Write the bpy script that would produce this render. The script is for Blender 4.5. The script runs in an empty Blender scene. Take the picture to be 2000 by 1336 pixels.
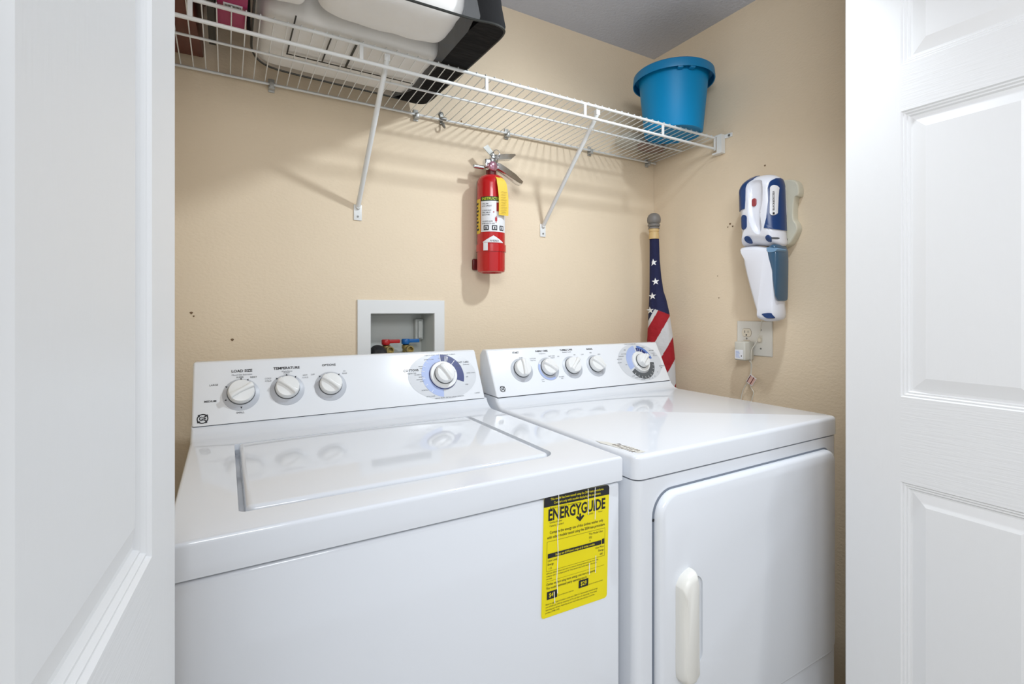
import bpy, bmesh, math, random
from math import sin, cos, pi, radians
from mathutils import Vector, Matrix, noise

sc = bpy.context.scene
COL = sc.collection

# ------------------------------------------------------------------ camera
CAM = Vector((-1.515, -1.4515, 1.18))
cd = bpy.data.cameras.new('camera')
cam = bpy.data.objects.new('camera', cd); COL.objects.link(cam)
cam.location = CAM
cam.rotation_euler = (radians(90), 0, radians(-30.16))
cd.sensor_width = 36.0
cd.lens = 963.0 / 2000.0 * 36.0
cd.shift_y = (605.0 - 668.0) / 2000.0 * 1.0
cd.clip_start = 0.01
sc.camera = cam

# ------------------------------------------------------------------ world, lights, exposure
w = bpy.data.worlds.new('world'); sc.world = w; w.use_nodes = True
bg = w.node_tree.nodes['Background']
bg.inputs[0].default_value = (0.93, 0.965, 1.0, 1)
bg.inputs[1].default_value = 0.76
LAMP = Vector((-0.50, -0.86, 2.07))
ld = bpy.data.lights.new('spot_lamp', 'SPOT')
ld.energy = 33; ld.spot_size = radians(152); ld.spot_blend = 1.0; ld.shadow_soft_size = 0.035
ld.color = (0.87, 0.94, 1.0)
lo = bpy.data.objects.new('spot_lamp', ld); COL.objects.link(lo)
lo.location = LAMP
lo.rotation_euler = Vector((-0.40, 0.36, -0.86)).to_track_quat('-Z', 'Y').to_euler()
al = bpy.data.lights.new('bounce_fill', 'AREA')  # added soft fill standing in for bounced flash, no fixture here
al.shape = 'RECTANGLE'; al.size = 1.1; al.size_y = 0.7; al.energy = 29; al.color = (0.97, 0.98, 1.0)
ao = bpy.data.objects.new('bounce_fill', al); COL.objects.link(ao)
ao.location = (-1.75, -2.0, 2.12)
ao.rotation_euler = (Vector((-0.75, -0.3, 1.0)) - ao.location).to_track_quat('-Z', 'Y').to_euler()
sc.view_settings.view_transform = 'Standard'
sc.view_settings.look = 'None'
sc.view_settings.exposure = 0.07
sc.view_settings.gamma = 1.0
sc.view_settings.use_curve_mapping = False

# ------------------------------------------------------------------ materials
def srgb(r, g, b):
    f = lambda c: (c/255/12.92) if c/255 <= 0.04045 else ((c/255+0.055)/1.055)**2.4
    return (f(r), f(g), f(b), 1)

MATS = {}
def mat(name, rgb, rough=0.5, metal=0.0, spec=0.5, bump=None, alpha=1.0, trans=0.0, coat=0.0, stretch=(1, 1, 1), var=0.0, sss=0.0):
    """procedural principled material; bump = (scale, strength, distance)"""
    m = bpy.data.materials.new(name); m.use_nodes = True
    nt = m.node_tree; b = nt.nodes['Principled BSDF']
    c = srgb(*rgb)
    b.inputs['Base Color'].default_value = c
    b.inputs['Roughness'].default_value = rough
    b.inputs['Metallic'].default_value = metal
    b.inputs['Specular IOR Level'].default_value = spec
    b.inputs['Alpha'].default_value = alpha
    b.inputs['Transmission Weight'].default_value = trans
    b.inputs['Coat Weight'].default_value = coat
    tc = nt.nodes.new('ShaderNodeTexCoord'); mp = nt.nodes.new('ShaderNodeMapping')
    mp.inputs['Scale'].default_value = stretch
    nt.links.new(tc.outputs['Object'], mp.inputs['Vector'])
    if bump:
        n = nt.nodes.new('ShaderNodeTexNoise'); n.inputs['Scale'].default_value = bump[0]
        n.inputs['Detail'].default_value = 3
        nt.links.new(mp.outputs[0], n.inputs['Vector'])
        bp = nt.nodes.new('ShaderNodeBump'); bp.inputs['Strength'].default_value = bump[1]
        bp.inputs['Distance'].default_value = bump[2]
        nt.links.new(n.outputs['Fac'], bp.inputs['Height']); nt.links.new(bp.outputs[0], b.inputs['Normal'])
    if var:
        n2 = nt.nodes.new('ShaderNodeTexNoise'); n2.inputs['Scale'].default_value = 6
        nt.links.new(mp.outputs[0], n2.inputs['Vector'])
        mx = nt.nodes.new('ShaderNodeMix'); mx.data_type = 'RGBA'
        mx.inputs[6].default_value = c
        mx.inputs[7].default_value = (c[0]*(1-var), c[1]*(1-var), c[2]*(1-var), 1)
        nt.links.new(n2.outputs['Fac'], mx.inputs[0]); nt.links.new(mx.outputs[2], b.inputs['Base Color'])
    MATS[name] = m
    return m

M_wall = mat('wall_paint', (230, 213, 187), 0.75, bump=(110, 0.3, 0.003), stretch=(1, 1, 1.6), var=0.03, spec=0.3)
M_ceil = mat('ceiling_paint', (205, 209, 220), 0.9, bump=(90, 0.6, 0.004), spec=0.2)
M_floor = mat('floor_tile', (186, 176, 160), 0.4, var=0.2)
M_enamel = mat('white_enamel', (226, 230, 236), 0.07, spec=0.5)
M_console = mat('console_white', (232, 235, 239), 0.22, spec=0.45)
M_knob = mat('knob_white', (232, 233, 232), 0.3)
M_offwhite = mat('handle_white', (228, 227, 221), 0.35)
M_darkgap = mat('dark_gap', (40, 42, 46), 0.8)
M_greygap = mat('door_gap_shade_grey', (120, 128, 140), 0.6)  # shade colour for the gap around the dryer door
M_black = mat('black_ink', (28, 29, 34), 0.6)
M_grayink = mat('grey_ink', (96, 99, 106), 0.6)
M_plate = mat('dial_plate_grey', (190, 194, 201), 0.35)
M_plate2 = mat('dial_ellipse_grey', (209, 212, 216), 0.3)
M_navy = mat('dial_navy', (38, 50, 112), 0.4)
M_lblue = mat('dial_light_blue', (168, 184, 224), 0.4)
M_mblue = mat('dial_mid_blue', (92, 124, 190), 0.4)
M_dgrey = mat('dial_dark_grey', (88, 92, 96), 0.4)
M_white = mat('white_ink', (240, 240, 240), 0.5)
M_yellow = mat('label_yellow', (238, 222, 0), 0.45)
M_wire = mat('shelf_vinyl_white', (226, 228, 227), 0.35)
M_grip = mat('wall_clip_grey', (178, 178, 174), 0.35, metal=0.2)
M_metal = mat('steel', (170, 172, 174), 0.3, metal=0.9)
M_chrome = mat('chrome', (222, 224, 226), 0.12, metal=1.0)
M_dullmetal = mat('dull_steel', (140, 140, 136), 0.45, metal=0.7)
M_red = mat('extinguisher_red', (186, 18, 24), 0.22, coat=0.4)
M_darkred = mat('dark_red', (96, 10, 14), 0.4)
M_pink = mat('gauge_rose', (206, 150, 170), 0.15, metal=0.7)
M_tagy = mat('tag_yellow', (226, 192, 62), 0.6, bump=(200, 0.3, 0.001))
M_label = mat('label_white', (226, 227, 230), 0.4)
M_lime = mat('label_lime', (196, 214, 60), 0.5)
M_dgreen = mat('label_dark', (40, 54, 30), 0.5)
M_bucket = mat('bucket_blue', (0, 134, 190), 0.45, spec=0.28, bump=(20, 0.05, 0.002))
M_bucketd = mat('bucket_rim_blue', (0, 120, 172), 0.45)
M_box = mat('outlet_box_white', (226, 228, 228), 0.4)
M_boxin = mat('outlet_box_grey', (196, 200, 196), 0.5)
M_blackr = mat('black_rubber', (34, 34, 38), 0.5, bump=(80, 0.4, 0.002))
M_vred = mat('valve_red', (176, 28, 30), 0.35)
M_vblue = mat('valve_blue', (10, 92, 160), 0.35)
M_brass = mat('brass', (176, 160, 110), 0.35, metal=0.8)
M_plateiv = mat('plate_white', (222, 220, 212), 0.4)
M_ivory = mat('outlet_ivory', (226, 218, 200), 0.4)
M_adapter = mat('adapter_grey', (196, 194, 184), 0.5)
M_cord = mat('cord_white', (214, 210, 198), 0.5)
M_tagp = mat('tag_pink', (206, 168, 156), 0.6)
M_vacw = mat('vacuum_white', (222, 224, 232), 0.25)
M_vacb = mat('vacuum_blue', (18, 56, 110), 0.28)
M_bowl = mat('dust_bowl_blue', (54, 88, 116), 0.18, coat=0.3)
M_bowlt = mat('dust_bowl_pale_blue', (112, 150, 184), 0.2)
M_cradle = mat('cradle_ivory', (214, 211, 194), 0.45)
M_redwin = mat('red_window', (150, 60, 66), 0.3)
M_door = mat('door_paint_vertical_grain', (229, 230, 231), 0.42, bump=(9, 0.16, 0.0012), stretch=(34, 34, 2.2), spec=0.4)
M_doorh = mat('door_paint_horizontal_grain', (229, 230, 231), 0.42, bump=(9, 0.3, 0.0014), stretch=(2.2, 2.2, 44), spec=0.4)
M_doorm = mat('door_paint_moulding', (232, 233, 234), 0.38)
M_wood = mat('brown_wood', (104, 48, 34), 0.45, bump=(8, 0.3, 0.002), stretch=(20, 2, 2), var=0.5)
M_magenta = mat('magenta_vinyl', (152, 22, 84), 0.4)
M_folder = mat('dark_folder', (34, 36, 32), 0.5)
M_cloth = mat('white_bedding', (238, 236, 232), 0.85, bump=(14, 0.5, 0.01), spec=0.2)
M_bagblack = mat('bag_black_fabric', (27, 27, 28), 0.85, spec=0.15, bump=(7, 0.6, 0.02), stretch=(1, 3, 1))
M_vinyl = mat('clear_vinyl', (240, 242, 244), 0.12, alpha=0.13, spec=0.6, bump=(5, 0.5, 0.02))
M_clear = mat('clear_plastic', (200, 200, 190), 0.2, alpha=0.35, bump=(18, 0.8, 0.02))
M_rust = mat('rust_cloth', (134, 58, 44), 0.8, var=0.5)
M_fnavy = mat('flag_navy', (18, 24, 66), 0.8, bump=(30, 0.5, 0.01))
M_fred = mat('flag_red', (160, 14, 30), 0.8, bump=(30, 0.5, 0.01))
M_fwhite = mat('flag_white', (206, 206, 208), 0.8, bump=(30, 0.5, 0.01))
M_finial = mat('finial_grey', (122, 118, 114), 0.5, bump=(40, 0.4, 0.004))
M_ferrule = mat('pole_tan', (206, 176, 122), 0.5)
M_hole = mat('hole_brown', (120, 96, 70), 0.8)
M_residue = mat('label_residue', (196, 182, 160), 0.7, var=0.4)

# ------------------------------------------------------------------ helpers
ORIG = {}
def tag(o, label=None, cat=None, group=None, kind=None):
    if label: o['label'] = label
    if cat: o['category'] = cat
    if group: o['group'] = group
    if kind: o['kind'] = kind
    return o

def worig(p):
    v = Vector((0, 0, 0))
    while p is not None:
        v += p.location; p = p.parent
    return v

def obj(name, bm, mats, parent=None, smooth=40):
    """bm holds world coordinates; becomes ONE mesh object"""
    if not isinstance(mats, (list, tuple)): mats = [mats]
    bmesh.ops.recalc_face_normals(bm, faces=bm.faces)
    if parent is not None:
        off = worig(parent); loc = Vector((0, 0, 0))
    else:
        c = [v.co for v in bm.verts]
        lo = Vector((min(v.x for v in c), min(v.y for v in c), min(v.z for v in c)))
        hi = Vector((max(v.x for v in c), max(v.y for v in c), max(v.z for v in c)))
        off = Vector(((lo.x+hi.x)/2, (lo.y+hi.y)/2, lo.z)); loc = off
    for v in bm.verts: v.co -= off
    me = bpy.data.meshes.new(name); bm.to_mesh(me); bm.free()
    for m in mats: me.materials.append(m)
    if smooth:
        me.polygons.foreach_set('use_smooth', [True]*len(me.polygons))
        me.set_sharp_from_angle(angle=radians(smooth))
    o = bpy.data.objects.new(name, me); COL.objects.link(o)
    o.location = loc
    if parent is not None: o.parent = parent
    return o

def thing(name, label, cat, loc, group=None):
    o = bpy.data.objects.new(name, None); COL.objects.link(o)
    o.empty_display_size = 0.05; o.location = loc
    return tag(o, label, cat, group)

def B(): return bmesh.new()

def box(bm, x0, x1, y0, y1, z0, z1, M=None, mi=0):
    vs = [bm.verts.new((x, y, z)) for x in (x0, x1) for y in (y0, y1) for z in (z0, z1)]
    if M is not None:
        for v in vs: v.co = M @ v.co
    for f in ((0, 1, 3, 2), (4, 6, 7, 5), (0, 4, 5, 1), (2, 3, 7, 6), (0, 2, 6, 4), (1, 5, 7, 3)):
        fc = bm.faces.new([vs[i] for i in f]); fc.material_index = mi
    return vs

def bev(bm, off, seg=3, ang=30, edges=None):
    bmesh.ops.recalc_face_normals(bm, faces=bm.faces)
    if edges is None:
        edges = [e for e in bm.edges if len(e.link_faces) == 2 and e.calc_face_angle(0) > radians(ang)]
    bmesh.ops.bevel(bm, geom=edges, offset=off, segments=seg, profile=0.5, affect='EDGES', clamp_overlap=True)

def rbox(x0, x1, y0, y1, z0, z1, r=0.004, seg=3, M=None):
    bm = B(); box(bm, x0, x1, y0, y1, z0, z1); bev(bm, r, seg)
    if M is not None: bm.transform(M)
    return bm

def join(bm, other):
    me = bpy.data.meshes.new('tmp'); other.to_mesh(me); other.free(); bm.from_mesh(me); bpy.data.meshes.remove(me)

def tube(bm, pts, r, seg=8, closed=False, mi=0, caps=True):
    pts = [Vector(p) for p in pts]; n = len(pts); rings = []
    rr = r if isinstance(r, (list, tuple)) else [r]*n
    up = None
    for i in range(n):
        if closed: d = pts[(i+1) % n] - pts[i-1]
        else: d = pts[min(i+1, n-1)] - pts[max(i-1, 0)]
        d.normalize()
        if up is None:
            up = Vector((0, 0, 1)) if abs(d.z) < 0.9 else Vector((1, 0, 0))
        a = d.cross(up); a.normalize(); b = a.cross(d); up = b
        rings.append([bm.verts.new(pts[i] + (a*cos(2*pi*k/seg) + b*sin(2*pi*k/seg))*rr[i]) for k in range(seg)])
    m = n if closed else n-1
    for i in range(m):
        A, Bq = rings[i], rings[(i+1) % n]
        for k in range(seg):
            f = bm.faces.new((A[k], A[(k+1) % seg], Bq[(k+1) % seg], Bq[k])); f.material_index = mi
    if not closed and caps:
        for R in (rings[0], rings[-1]):
            f = bm.faces.new(R); f.material_index = mi

def smoothpts(pts, sub=6, closed=False):
    P = [Vector(p) for p in pts]; n = len(P); out = []
    for i in range(n if closed else n-1):
        if closed: p0, p1, p2, p3 = P[i-1], P[i], P[(i+1) % n], P[(i+2) % n]
        else: p0, p1, p2, p3 = P[max(i-1, 0)], P[i], P[i+1], P[min(i+2, n-1)]
        for k in range(sub):
            t = k/sub
            out.append(0.5*((2*p1) + (p2-p0)*t + (2*p0-5*p1+4*p2-p3)*t*t + (3*p1-p0-3*p2+p3)*t**3))
    if not closed: out.append(P[-1])
    return out

def lathe(bm, prof, M, seg=32, mi=0):
    """prof [(r,h)] around local z, placed by M"""
    rings = []
    for r, h in prof:
        if r < 1e-6: rings.append([bm.verts.new(M @ Vector((0, 0, h)))])
        else: rings.append([bm.verts.new(M @ Vector((r*cos(2*pi*k/seg), r*sin(2*pi*k/seg), h))) for k in range(seg)])
    for A, Q in zip(rings[:-1], rings[1:]):
        for k in range(seg):
            k2 = (k+1) % seg
            if len(A) == 1 and len(Q) == 1: continue
            if len(A) == 1: f = bm.faces.new((A[0], Q[k], Q[k2]))
            elif len(Q) == 1: f = bm.faces.new((A[k], A[k2], Q[0]))
            else: f = bm.faces.new((A[k], A[k2], Q[k2], Q[k]))
            f.material_index = mi

def prism(bm, outline, M, h0, h1, mi=0):
    """outline of (a,b) in local xy, extruded local z h0..h1, placed by M"""
    lo = [bm.verts.new(M @ Vector((a, b, h0))) for a, b in outline]
    hi = [bm.verts.new(M @ Vector((a, b, h1))) for a, b in outline]
    n = len(lo)
    for f in [bm.faces.new(lo), bm.faces.new(hi)] + [bm.faces.new((lo[i], lo[(i+1) % n], hi[(i+1) % n], hi[i])) for i in range(n)]:
        f.material_index = mi

def flat(bm, outline, M, h=0.0, mi=0):
    f = bm.faces.new([bm.verts.new(M @ Vector((a, b, h))) for a, b in outline]); f.material_index = mi

def inset_poly(P, d):
    n = len(P); out = []
    area = sum(P[i][0]*P[(i+1) % n][1] - P[(i+1) % n][0]*P[i][1] for i in range(n))
    s = 1 if area > 0 else -1
    for i in range(n):
        a, b, c = Vector(P[i-1]), Vector(P[i]), Vector(P[(i+1) % n])
        t = (c-a)
        if t.length < 1e-9: out.append(tuple(b)); continue
        t.normalize()
        out.append((b.x - s*t.y*d, b.y + s*t.x*d))
    return out

def radial_inset(P, d):
    cx = sum(p[0] for p in P)/len(P); cy = sum(p[1] for p in P)/len(P); c = Vector((cx, cy)); out = []
    N = inset_poly(P, 1.0)
    for p, q in zip(P, N):
        p = Vector(p); v = c-p; L = v.length; nn = (Vector(q)-p)
        if L < 1e-9: out.append(tuple(p)); continue
        v /= L; f = max(.35, v.dot(nn.normalized() if nn.length > 1e-9 else v))
        out.append(tuple(p + v*min(d/f, L*.85)))
    return out

def pillow(bm, outline, M, rings, mi=0, cap0=True, cap1=True, radial=False):
    """rings [(inset,h)] stacked outlines"""
    fn = radial_inset if radial else inset_poly
    R = [[bm.verts.new(M @ Vector((a, b, h))) for a, b in (fn(outline, d) if d else outline)] for d, h in rings]
    n = len(outline)
    for A, Q in zip(R[:-1], R[1:]):
        for i in range(n):
            f = bm.faces.new((A[i], A[(i+1) % n], Q[(i+1) % n], Q[i])); f.material_index = mi
    if cap0: bm.faces.new(R[0]).material_index = mi
    if cap1: bm.faces.new(R[-1]).material_index = mi

def rrect(x0, x1, y0, y1, r, seg=6):
    rs = r if isinstance(r, (list, tuple)) else [r]*4   # bl, br, tr, tl
    out = []
    for (cx, cy, a0, q) in ((x0+rs[0], y0+rs[0], 180, rs[0]), (x1-rs[1], y0+rs[1], 270, rs[1]), (x1-rs[2], y1-rs[2], 0, rs[2]), (x0+rs[3], y1-rs[3], 90, rs[3])):
        for k in range(seg+1):
            a = radians(a0 + 90*k/seg); out.append((cx+q*cos(a), cy+q*sin(a)))
    return out

def circle(cx, cy, r, n=32, ry=None):
    ry = ry or r
    return [(cx+r*cos(2*pi*k/n), cy+ry*sin(2*pi*k/n)) for k in range(n)]

def sector(bm, M, r0, r1, a0, a1, h, cx=0, cy=0, mi=0):
    n = max(2, int(abs(a1-a0)/4)); prev = None
    for k in range(n+1):
        a = radians(a0+(a1-a0)*k/n)
        p = [bm.verts.new(M @ Vector((cx+r*cos(a), cy+r*sin(a), h))) for r in (r0, r1)]
        if prev: bm.faces.new((prev[0], p[0], p[1], prev[1])).material_index = mi
        prev = p

_TC = {}
def text(bm, s, size, M, h=0.0, align='CENTER', bold=0.0, sx=1.0, mi=0, fn=None):
    key = (s, align, bold)
    if key not in _TC:
        cu = bpy.data.curves.new('t', 'FONT'); cu.body = s; cu.size = 1.0; cu.align_x = align; cu.align_y = 'CENTER'
        cu.resolution_u = 2; cu.offset = bold; cu.fill_mode = 'FRONT'
        ob = bpy.data.objects.new('t', cu); COL.objects.link(ob)
        dg = bpy.context.evaluated_depsgraph_get(); e = ob.evaluated_get(dg); me = e.to_mesh()
        _TC[key] = ([v.co.copy() for v in me.vertices], [tuple(p.vertices) for p in me.polygons])
        e.to_mesh_clear(); bpy.data.objects.remove(ob); bpy.data.curves.remove(cu)
    V, Fc = _TC[key]
    vs = []
    for c in V:
        p = Vector((c.x*size*sx, c.y*size, h))
        vs.append(bm.verts.new(fn(p) if fn else M @ p))
    for f in Fc:
        try: bm.faces.new([vs[i] for i in f]).material_index = mi
        except ValueError: pass

def frame(o, ex, ey):
    ex = Vector(ex).normalized(); ey = Vector(ey).normalized(); n = ex.cross(ey)
    return Matrix(((ex.x, ey.x, n.x, o[0]), (ex.y, ey.y, n.y, o[1]), (ex.z, ey.z, n.z, o[2]), (0, 0, 0, 1)))

def cut(o, cutter_bm, op='DIFFERENCE'):
    me = bpy.data.meshes.new('c'); bmesh.ops.recalc_face_normals(cutter_bm, faces=cutter_bm.faces)
    cutter_bm.to_mesh(me); cutter_bm.free()
    c = bpy.data.objects.new('c', me); COL.objects.link(c)
    m = o.modifiers.new('b', 'BOOLEAN'); m.operation = op; m.object = c; m.solver = 'EXACT'
    bpy.context.view_layer.update()
    dg = bpy.context.evaluated_depsgraph_get()
    new = bpy.data.meshes.new_from_object(o.evaluated_get(dg))
    o.modifiers.clear(); old = o.data; o.data = new; new.name = old.name
    bpy.data.objects.remove(c)
    if op == 'INTERSECT': new.transform(Matrix.Identity(4))
    new.polygons.foreach_set('use_smooth', [True]*len(new.polygons)); new.set_sharp_from_angle(angle=radians(32))

def lump(cx, cy, cz, hx, hy, hz, e=4.0, amp=0.006, fr=7.0, seed=0.0, n=40):
    bm = B(); bmesh.ops.create_cube(bm, size=2.0)
    bmesh.ops.subdivide_edges(bm, edges=bm.edges[:], cuts=n//2, use_grid_fill=True)
    for v in bm.verts:
        p = v.co.copy(); m = (abs(p.x)**e + abs(p.y)**e + abs(p.z)**e)**(1/e); p /= m
        q = Vector((p.x*hx, p.y*hy, p.z*hz))
        d = noise.noise(q*fr + Vector((seed, seed*2, 0))) + 0.5*noise.noise(q*fr*2.7 + Vector((0, seed, seed)))
        q += p.normalized()*d*amp
        v.co = Vector((cx, cy, cz)) + q
    return bm

I4 = Matrix.Identity(4)
# ================================================================== THE SETTING
CZ = 2.203
bm = B(); box(bm, -2.7, 1.3, 0.0, 0.13, -0.02, CZ+0.02)
wb = tag(obj('wall_back', bm, M_wall, smooth=0), kind='structure')
bm = B(); box(bm, -1.151, -0.952, -0.05, 0.088, 1.022, 1.170); cut(wb, bm)
bm = B(); box(bm, 0.0, 0.12, -0.97, -0.0005, -0.02, CZ+0.02)
wr = tag(obj('wall_right', bm, M_wall, smooth=0), kind='structure')
bm = B(); box(bm, -1.86, -1.74, -0.97, -0.0005, -0.02, CZ+0.02)
wl = tag(obj('wall_left', bm, M_wall, smooth=0), kind='structure')
bm = B(); box(bm, -2.7, -1.64, -1.07, -0.971, -0.02, CZ+0.02)
tag(obj('wall_front_left', bm, M_wall, smooth=0), kind='structure')
bm = B(); box(bm, -0.27, 1.3, -1.07, -0.971, -0.02, CZ+0.02)
tag(obj('wall_front_right', bm, M_wall, smooth=0), kind='structure')
bm = B(); box(bm, -2.7, 1.3, -3.0, 0.12, CZ, CZ+0.1)
ceil = tag(obj('ceiling', bm, M_ceil, smooth=0), kind='structure')
bm = B(); box(bm, -2.7, 1.3, -3.0, 0.12, -0.1, 0.0)
tag(obj('floor', bm, M_floor, smooth=0), kind='structure')

# small holes and dents left in the walls
def dent(parent, M, a, b, r):
    bm = B(); flat(bm, [(a+r*cos(t)*(1+0.3*sin(3*t)), b+r*sin(t)) for t in [k*pi/6 for k in range(12)]], M, 0.0006)
    obj('nail_hole', bm, M_hole, parent, smooth=0)
MB = frame((0, 0, 0), (1, 0, 0), (0, 0, 1))       # back wall, a=x b=z, normal -y
MR = frame((0, 0, 0), (0, -1, 0), (0, 0, 1))      # right wall, a=-y b=z, normal -x
for a, b, r in ((-1.588, 1.172, .0032), (-1.583, 1.164, .002), (-1.50, 1.103, .0035), (-0.86, 1.785, .003)): dent(wb, MB, a, b, r)
for a, b, r in ((.352, 1.478, .0036), (.362, 1.468, .003), (.343, 1.468, .0024), (.480, 1.648, .003), (.302, 1.30, .0018), (.307, 1.222, .002)): dent(wr, MR, a, b, r)

# ================================================================== CLOSET DOORS
def leaf(name, M, width, zb, zt, panels, fields, label, stile, mould, thick=0.035, zbreak=None):
    """s along width, b = z, normal out = visible face. panels [(z0,z1)]"""
    t = bpy.data.objects.new(name, None); COL.objects.link(t)
    t.location = M @ Vector((width/2, zb, -thick/2)); tag(t, label, kind='structure')
    bm = B()
    s0, s1 = stile, width-stile
    rings = ((0, 0), (.0022, -.0035), (.0052, -.0028), (.0075, -.0062), (.0105, -.0056), (.013, -.0095), (.0165, -.0095), (mould, -.002))
    def quad(a0, a1, b0, b1, mi, h=0.0):
        f = bm.faces.new([bm.verts.new(M @ Vector(p)) for p in ((a0, b0, h), (a1, b0, h), (a1, b1, h), (a0, b1, h))]); f.material_index = mi
    quad(0.002, s0, zb, zt, 0); quad(s1, width-0.002, zb, zt, 0)
    edges = [zb] + [z for p in panels for z in p] + [zt]
    for i in range(0, len(edges), 2): quad(s0, s1, edges[i], edges[i+1], 1)
    for z0, z1 in panels:
        prev = None
        for d, h in rings:
            R = [bm.verts.new(M @ Vector(p)) for p in ((s0+d, z0+d, h), (s1-d, z0+d, h), (s1-d, z1-d, h), (s0+d, z1-d, h))]
            if prev:
                for k in range(4): bm.faces.new((prev[k], prev[(k+1) % 4], R[(k+1) % 4], R[k])).material_index = 2
            prev = R
        bm.faces.new(prev).material_index = 0
    # slab behind with eased edges
    for a, b, c, d in (((0, 0), (0.002, 0), 0, 0),): pass
    P = [(0.002, 0.0), (0.0, -0.002), (0.0, -thick), (width, -thick), (width, -0.002), (width-0.002, 0.0)]
    lo = [bm.verts.new(M @ Vector((s, zb, h))) for s, h in P]; hi = [bm.verts.new(M @ Vector((s, zt, h))) for s, h in P]
    for i in range(5): bm.faces.new((lo[i], lo[i+1], hi[i+1], hi[i])).material_index = 2
    bm.faces.new(lo).material_index = 2; bm.faces.new(hi).material_index = 2
    off = worig(t)
    for v in bm.verts: v.co -= off
    me = bpy.data.meshes.new('door_leaf'); bm.to_mesh(me); bm.free()
    for m in (M_door, M_doorh, M_doorm): me.materials.append(m)
    o = bpy.data.objects.new('door_leaf', me); COL.objects.link(o); o.parent = t
    return t

# right leaf: plane x = -0.339, far edge y=-0.883, visible face looks to -x
MD2 = frame((-0.339, -0.883, 0), (0, -1, 0), (0, 0, 1))
leaf('door_2', MD2, 0.42, 0.02, 2.16, [(0.16, 0.834), (1.005, 1.579), (1.672, 2.06)], None,
     'white six-panel closet door leaf folded open on the right side', 0.103, 0.0405)
# left leaf: far edge at (-1.557,-0.8765), 5 degrees off the depth axis, visible face looks to +x
a5 = radians(4.9)
MD1 = frame((-1.557 - 0.45*sin(a5), -0.8765 - 0.45*cos(a5), 0), (sin(a5), cos(a5), 0), (0, 0, 1))
leaf('door_1', MD1, 0.45, 0.02, 2.16, [(0.16, 0.80), (0.985, 1.579), (1.672, 2.06)], None,
     'white panelled closet door leaf standing open on the left side', 0.096, 0.0405)

# ================================================================== LAUNDRY MACHINES
H = 0.914; H2 = 0.870
T = Vector((0, .458, .889))
def machine_top(x0, x1, dy, corner):
    """profile in y,z extruded along x with a cove rising to the console seam"""
    yf = -0.777+dy
    prof = [(yf, H2), (yf, H), (-0.2798+dy, H)]
    R = .0423
    for k in range(1, 9):
        a = radians(62.74)*k/8; prof.append((-0.2798+dy+R*sin(a), H+R*(1-cos(a))))
    prof += [(-0.132+dy, prof[-1][1]), (-0.132+dy, H2)]
    bm = B()
    M = frame((0, 0, 0), (0, 1, 0), (0, 0, 1))
    prism(bm, prof, M, x0, x1)
    if corner:
        bmesh.ops.recalc_face_normals(bm, faces=bm.faces)
        e = [e for e in bm.edges if abs(e.verts[0].co.y-yf) < 1e-5 and abs(e.verts[1].co.y-yf) < 1e-5 and abs(e.verts[0].co.x-e.verts[1].co.x) < 1e-6]
        bmesh.ops.bevel(bm, geom=e, offset=corner, segments=6, profile=0.5, affect='EDGES')
    bmesh.ops.recalc_face_normals(bm, faces=bm.faces)
    # round the upper lip: sharp edges not on the bottom or the back
    e = [e for e in bm.edges if len(e.link_faces) == 2 and e.calc_face_angle(0) > radians(35)
         and max(v.co.y for v in e.verts) < -0.14+dy and min(v.co.z for v in e.verts) > H2+0.01]
    bmesh.ops.bevel(bm, geom=e, offset=0.0085 if corner else 0.006, segments=4, profile=0.5, affect='EDGES')
    return bm

def console(x0, x1, dy, r=0.014):
    O = Vector((0, -0.2423+dy, 0.9369))
    L = 0.148
    p0 = O + T*0.0013; p1 = O + T*L
    nrm = Vector((0, -.889, .458))
    pts = [(p0.y, p0.z)]
    rt = 0.010
    c = p1 - T*rt - nrm*rt
    for k in range(6):
        a = radians(18*k)
        q = c + nrm*rt*cos(a) + T*rt*sin(a); pts.append((q.y, q.z))
    pts.append((-0.150+dy, p1.z-0.004)); pts.append((-0.134+dy, p1.z-0.02)); pts.append((-0.134+dy, p0.z))
    bm = B(); prism(bm, pts, frame((0, 0, 0), (0, 1, 0), (0, 0, 1)), x0, x1)
    bmesh.ops.recalc_face_normals(bm, faces=bm.faces)
    # round the two upper side corners of the face, then ease the rims
    e = [e for e in bm.edges if len(e.link_faces) == 2 and e.calc_face_angle(0) > radians(60) and abs(e.verts[0].co.x-e.verts[1].co.x) < 1e-6
         and min(v.co.z for v in e.verts) > 0.935]
    bmesh.ops.bevel(bm, geom=e, offset=0.005, segments=3, profile=0.5, affect='EDGES')
    return bm

def cframe(dy): return frame((0, -0.2423+dy, 0.9369), (1, 0, 0), T)

def lift(M, a, b, ang=0.0): return M @ Matrix.Translation((a, b, 0)) @ Matrix.Rotation(radians(ang), 4, 'Z')

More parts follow.
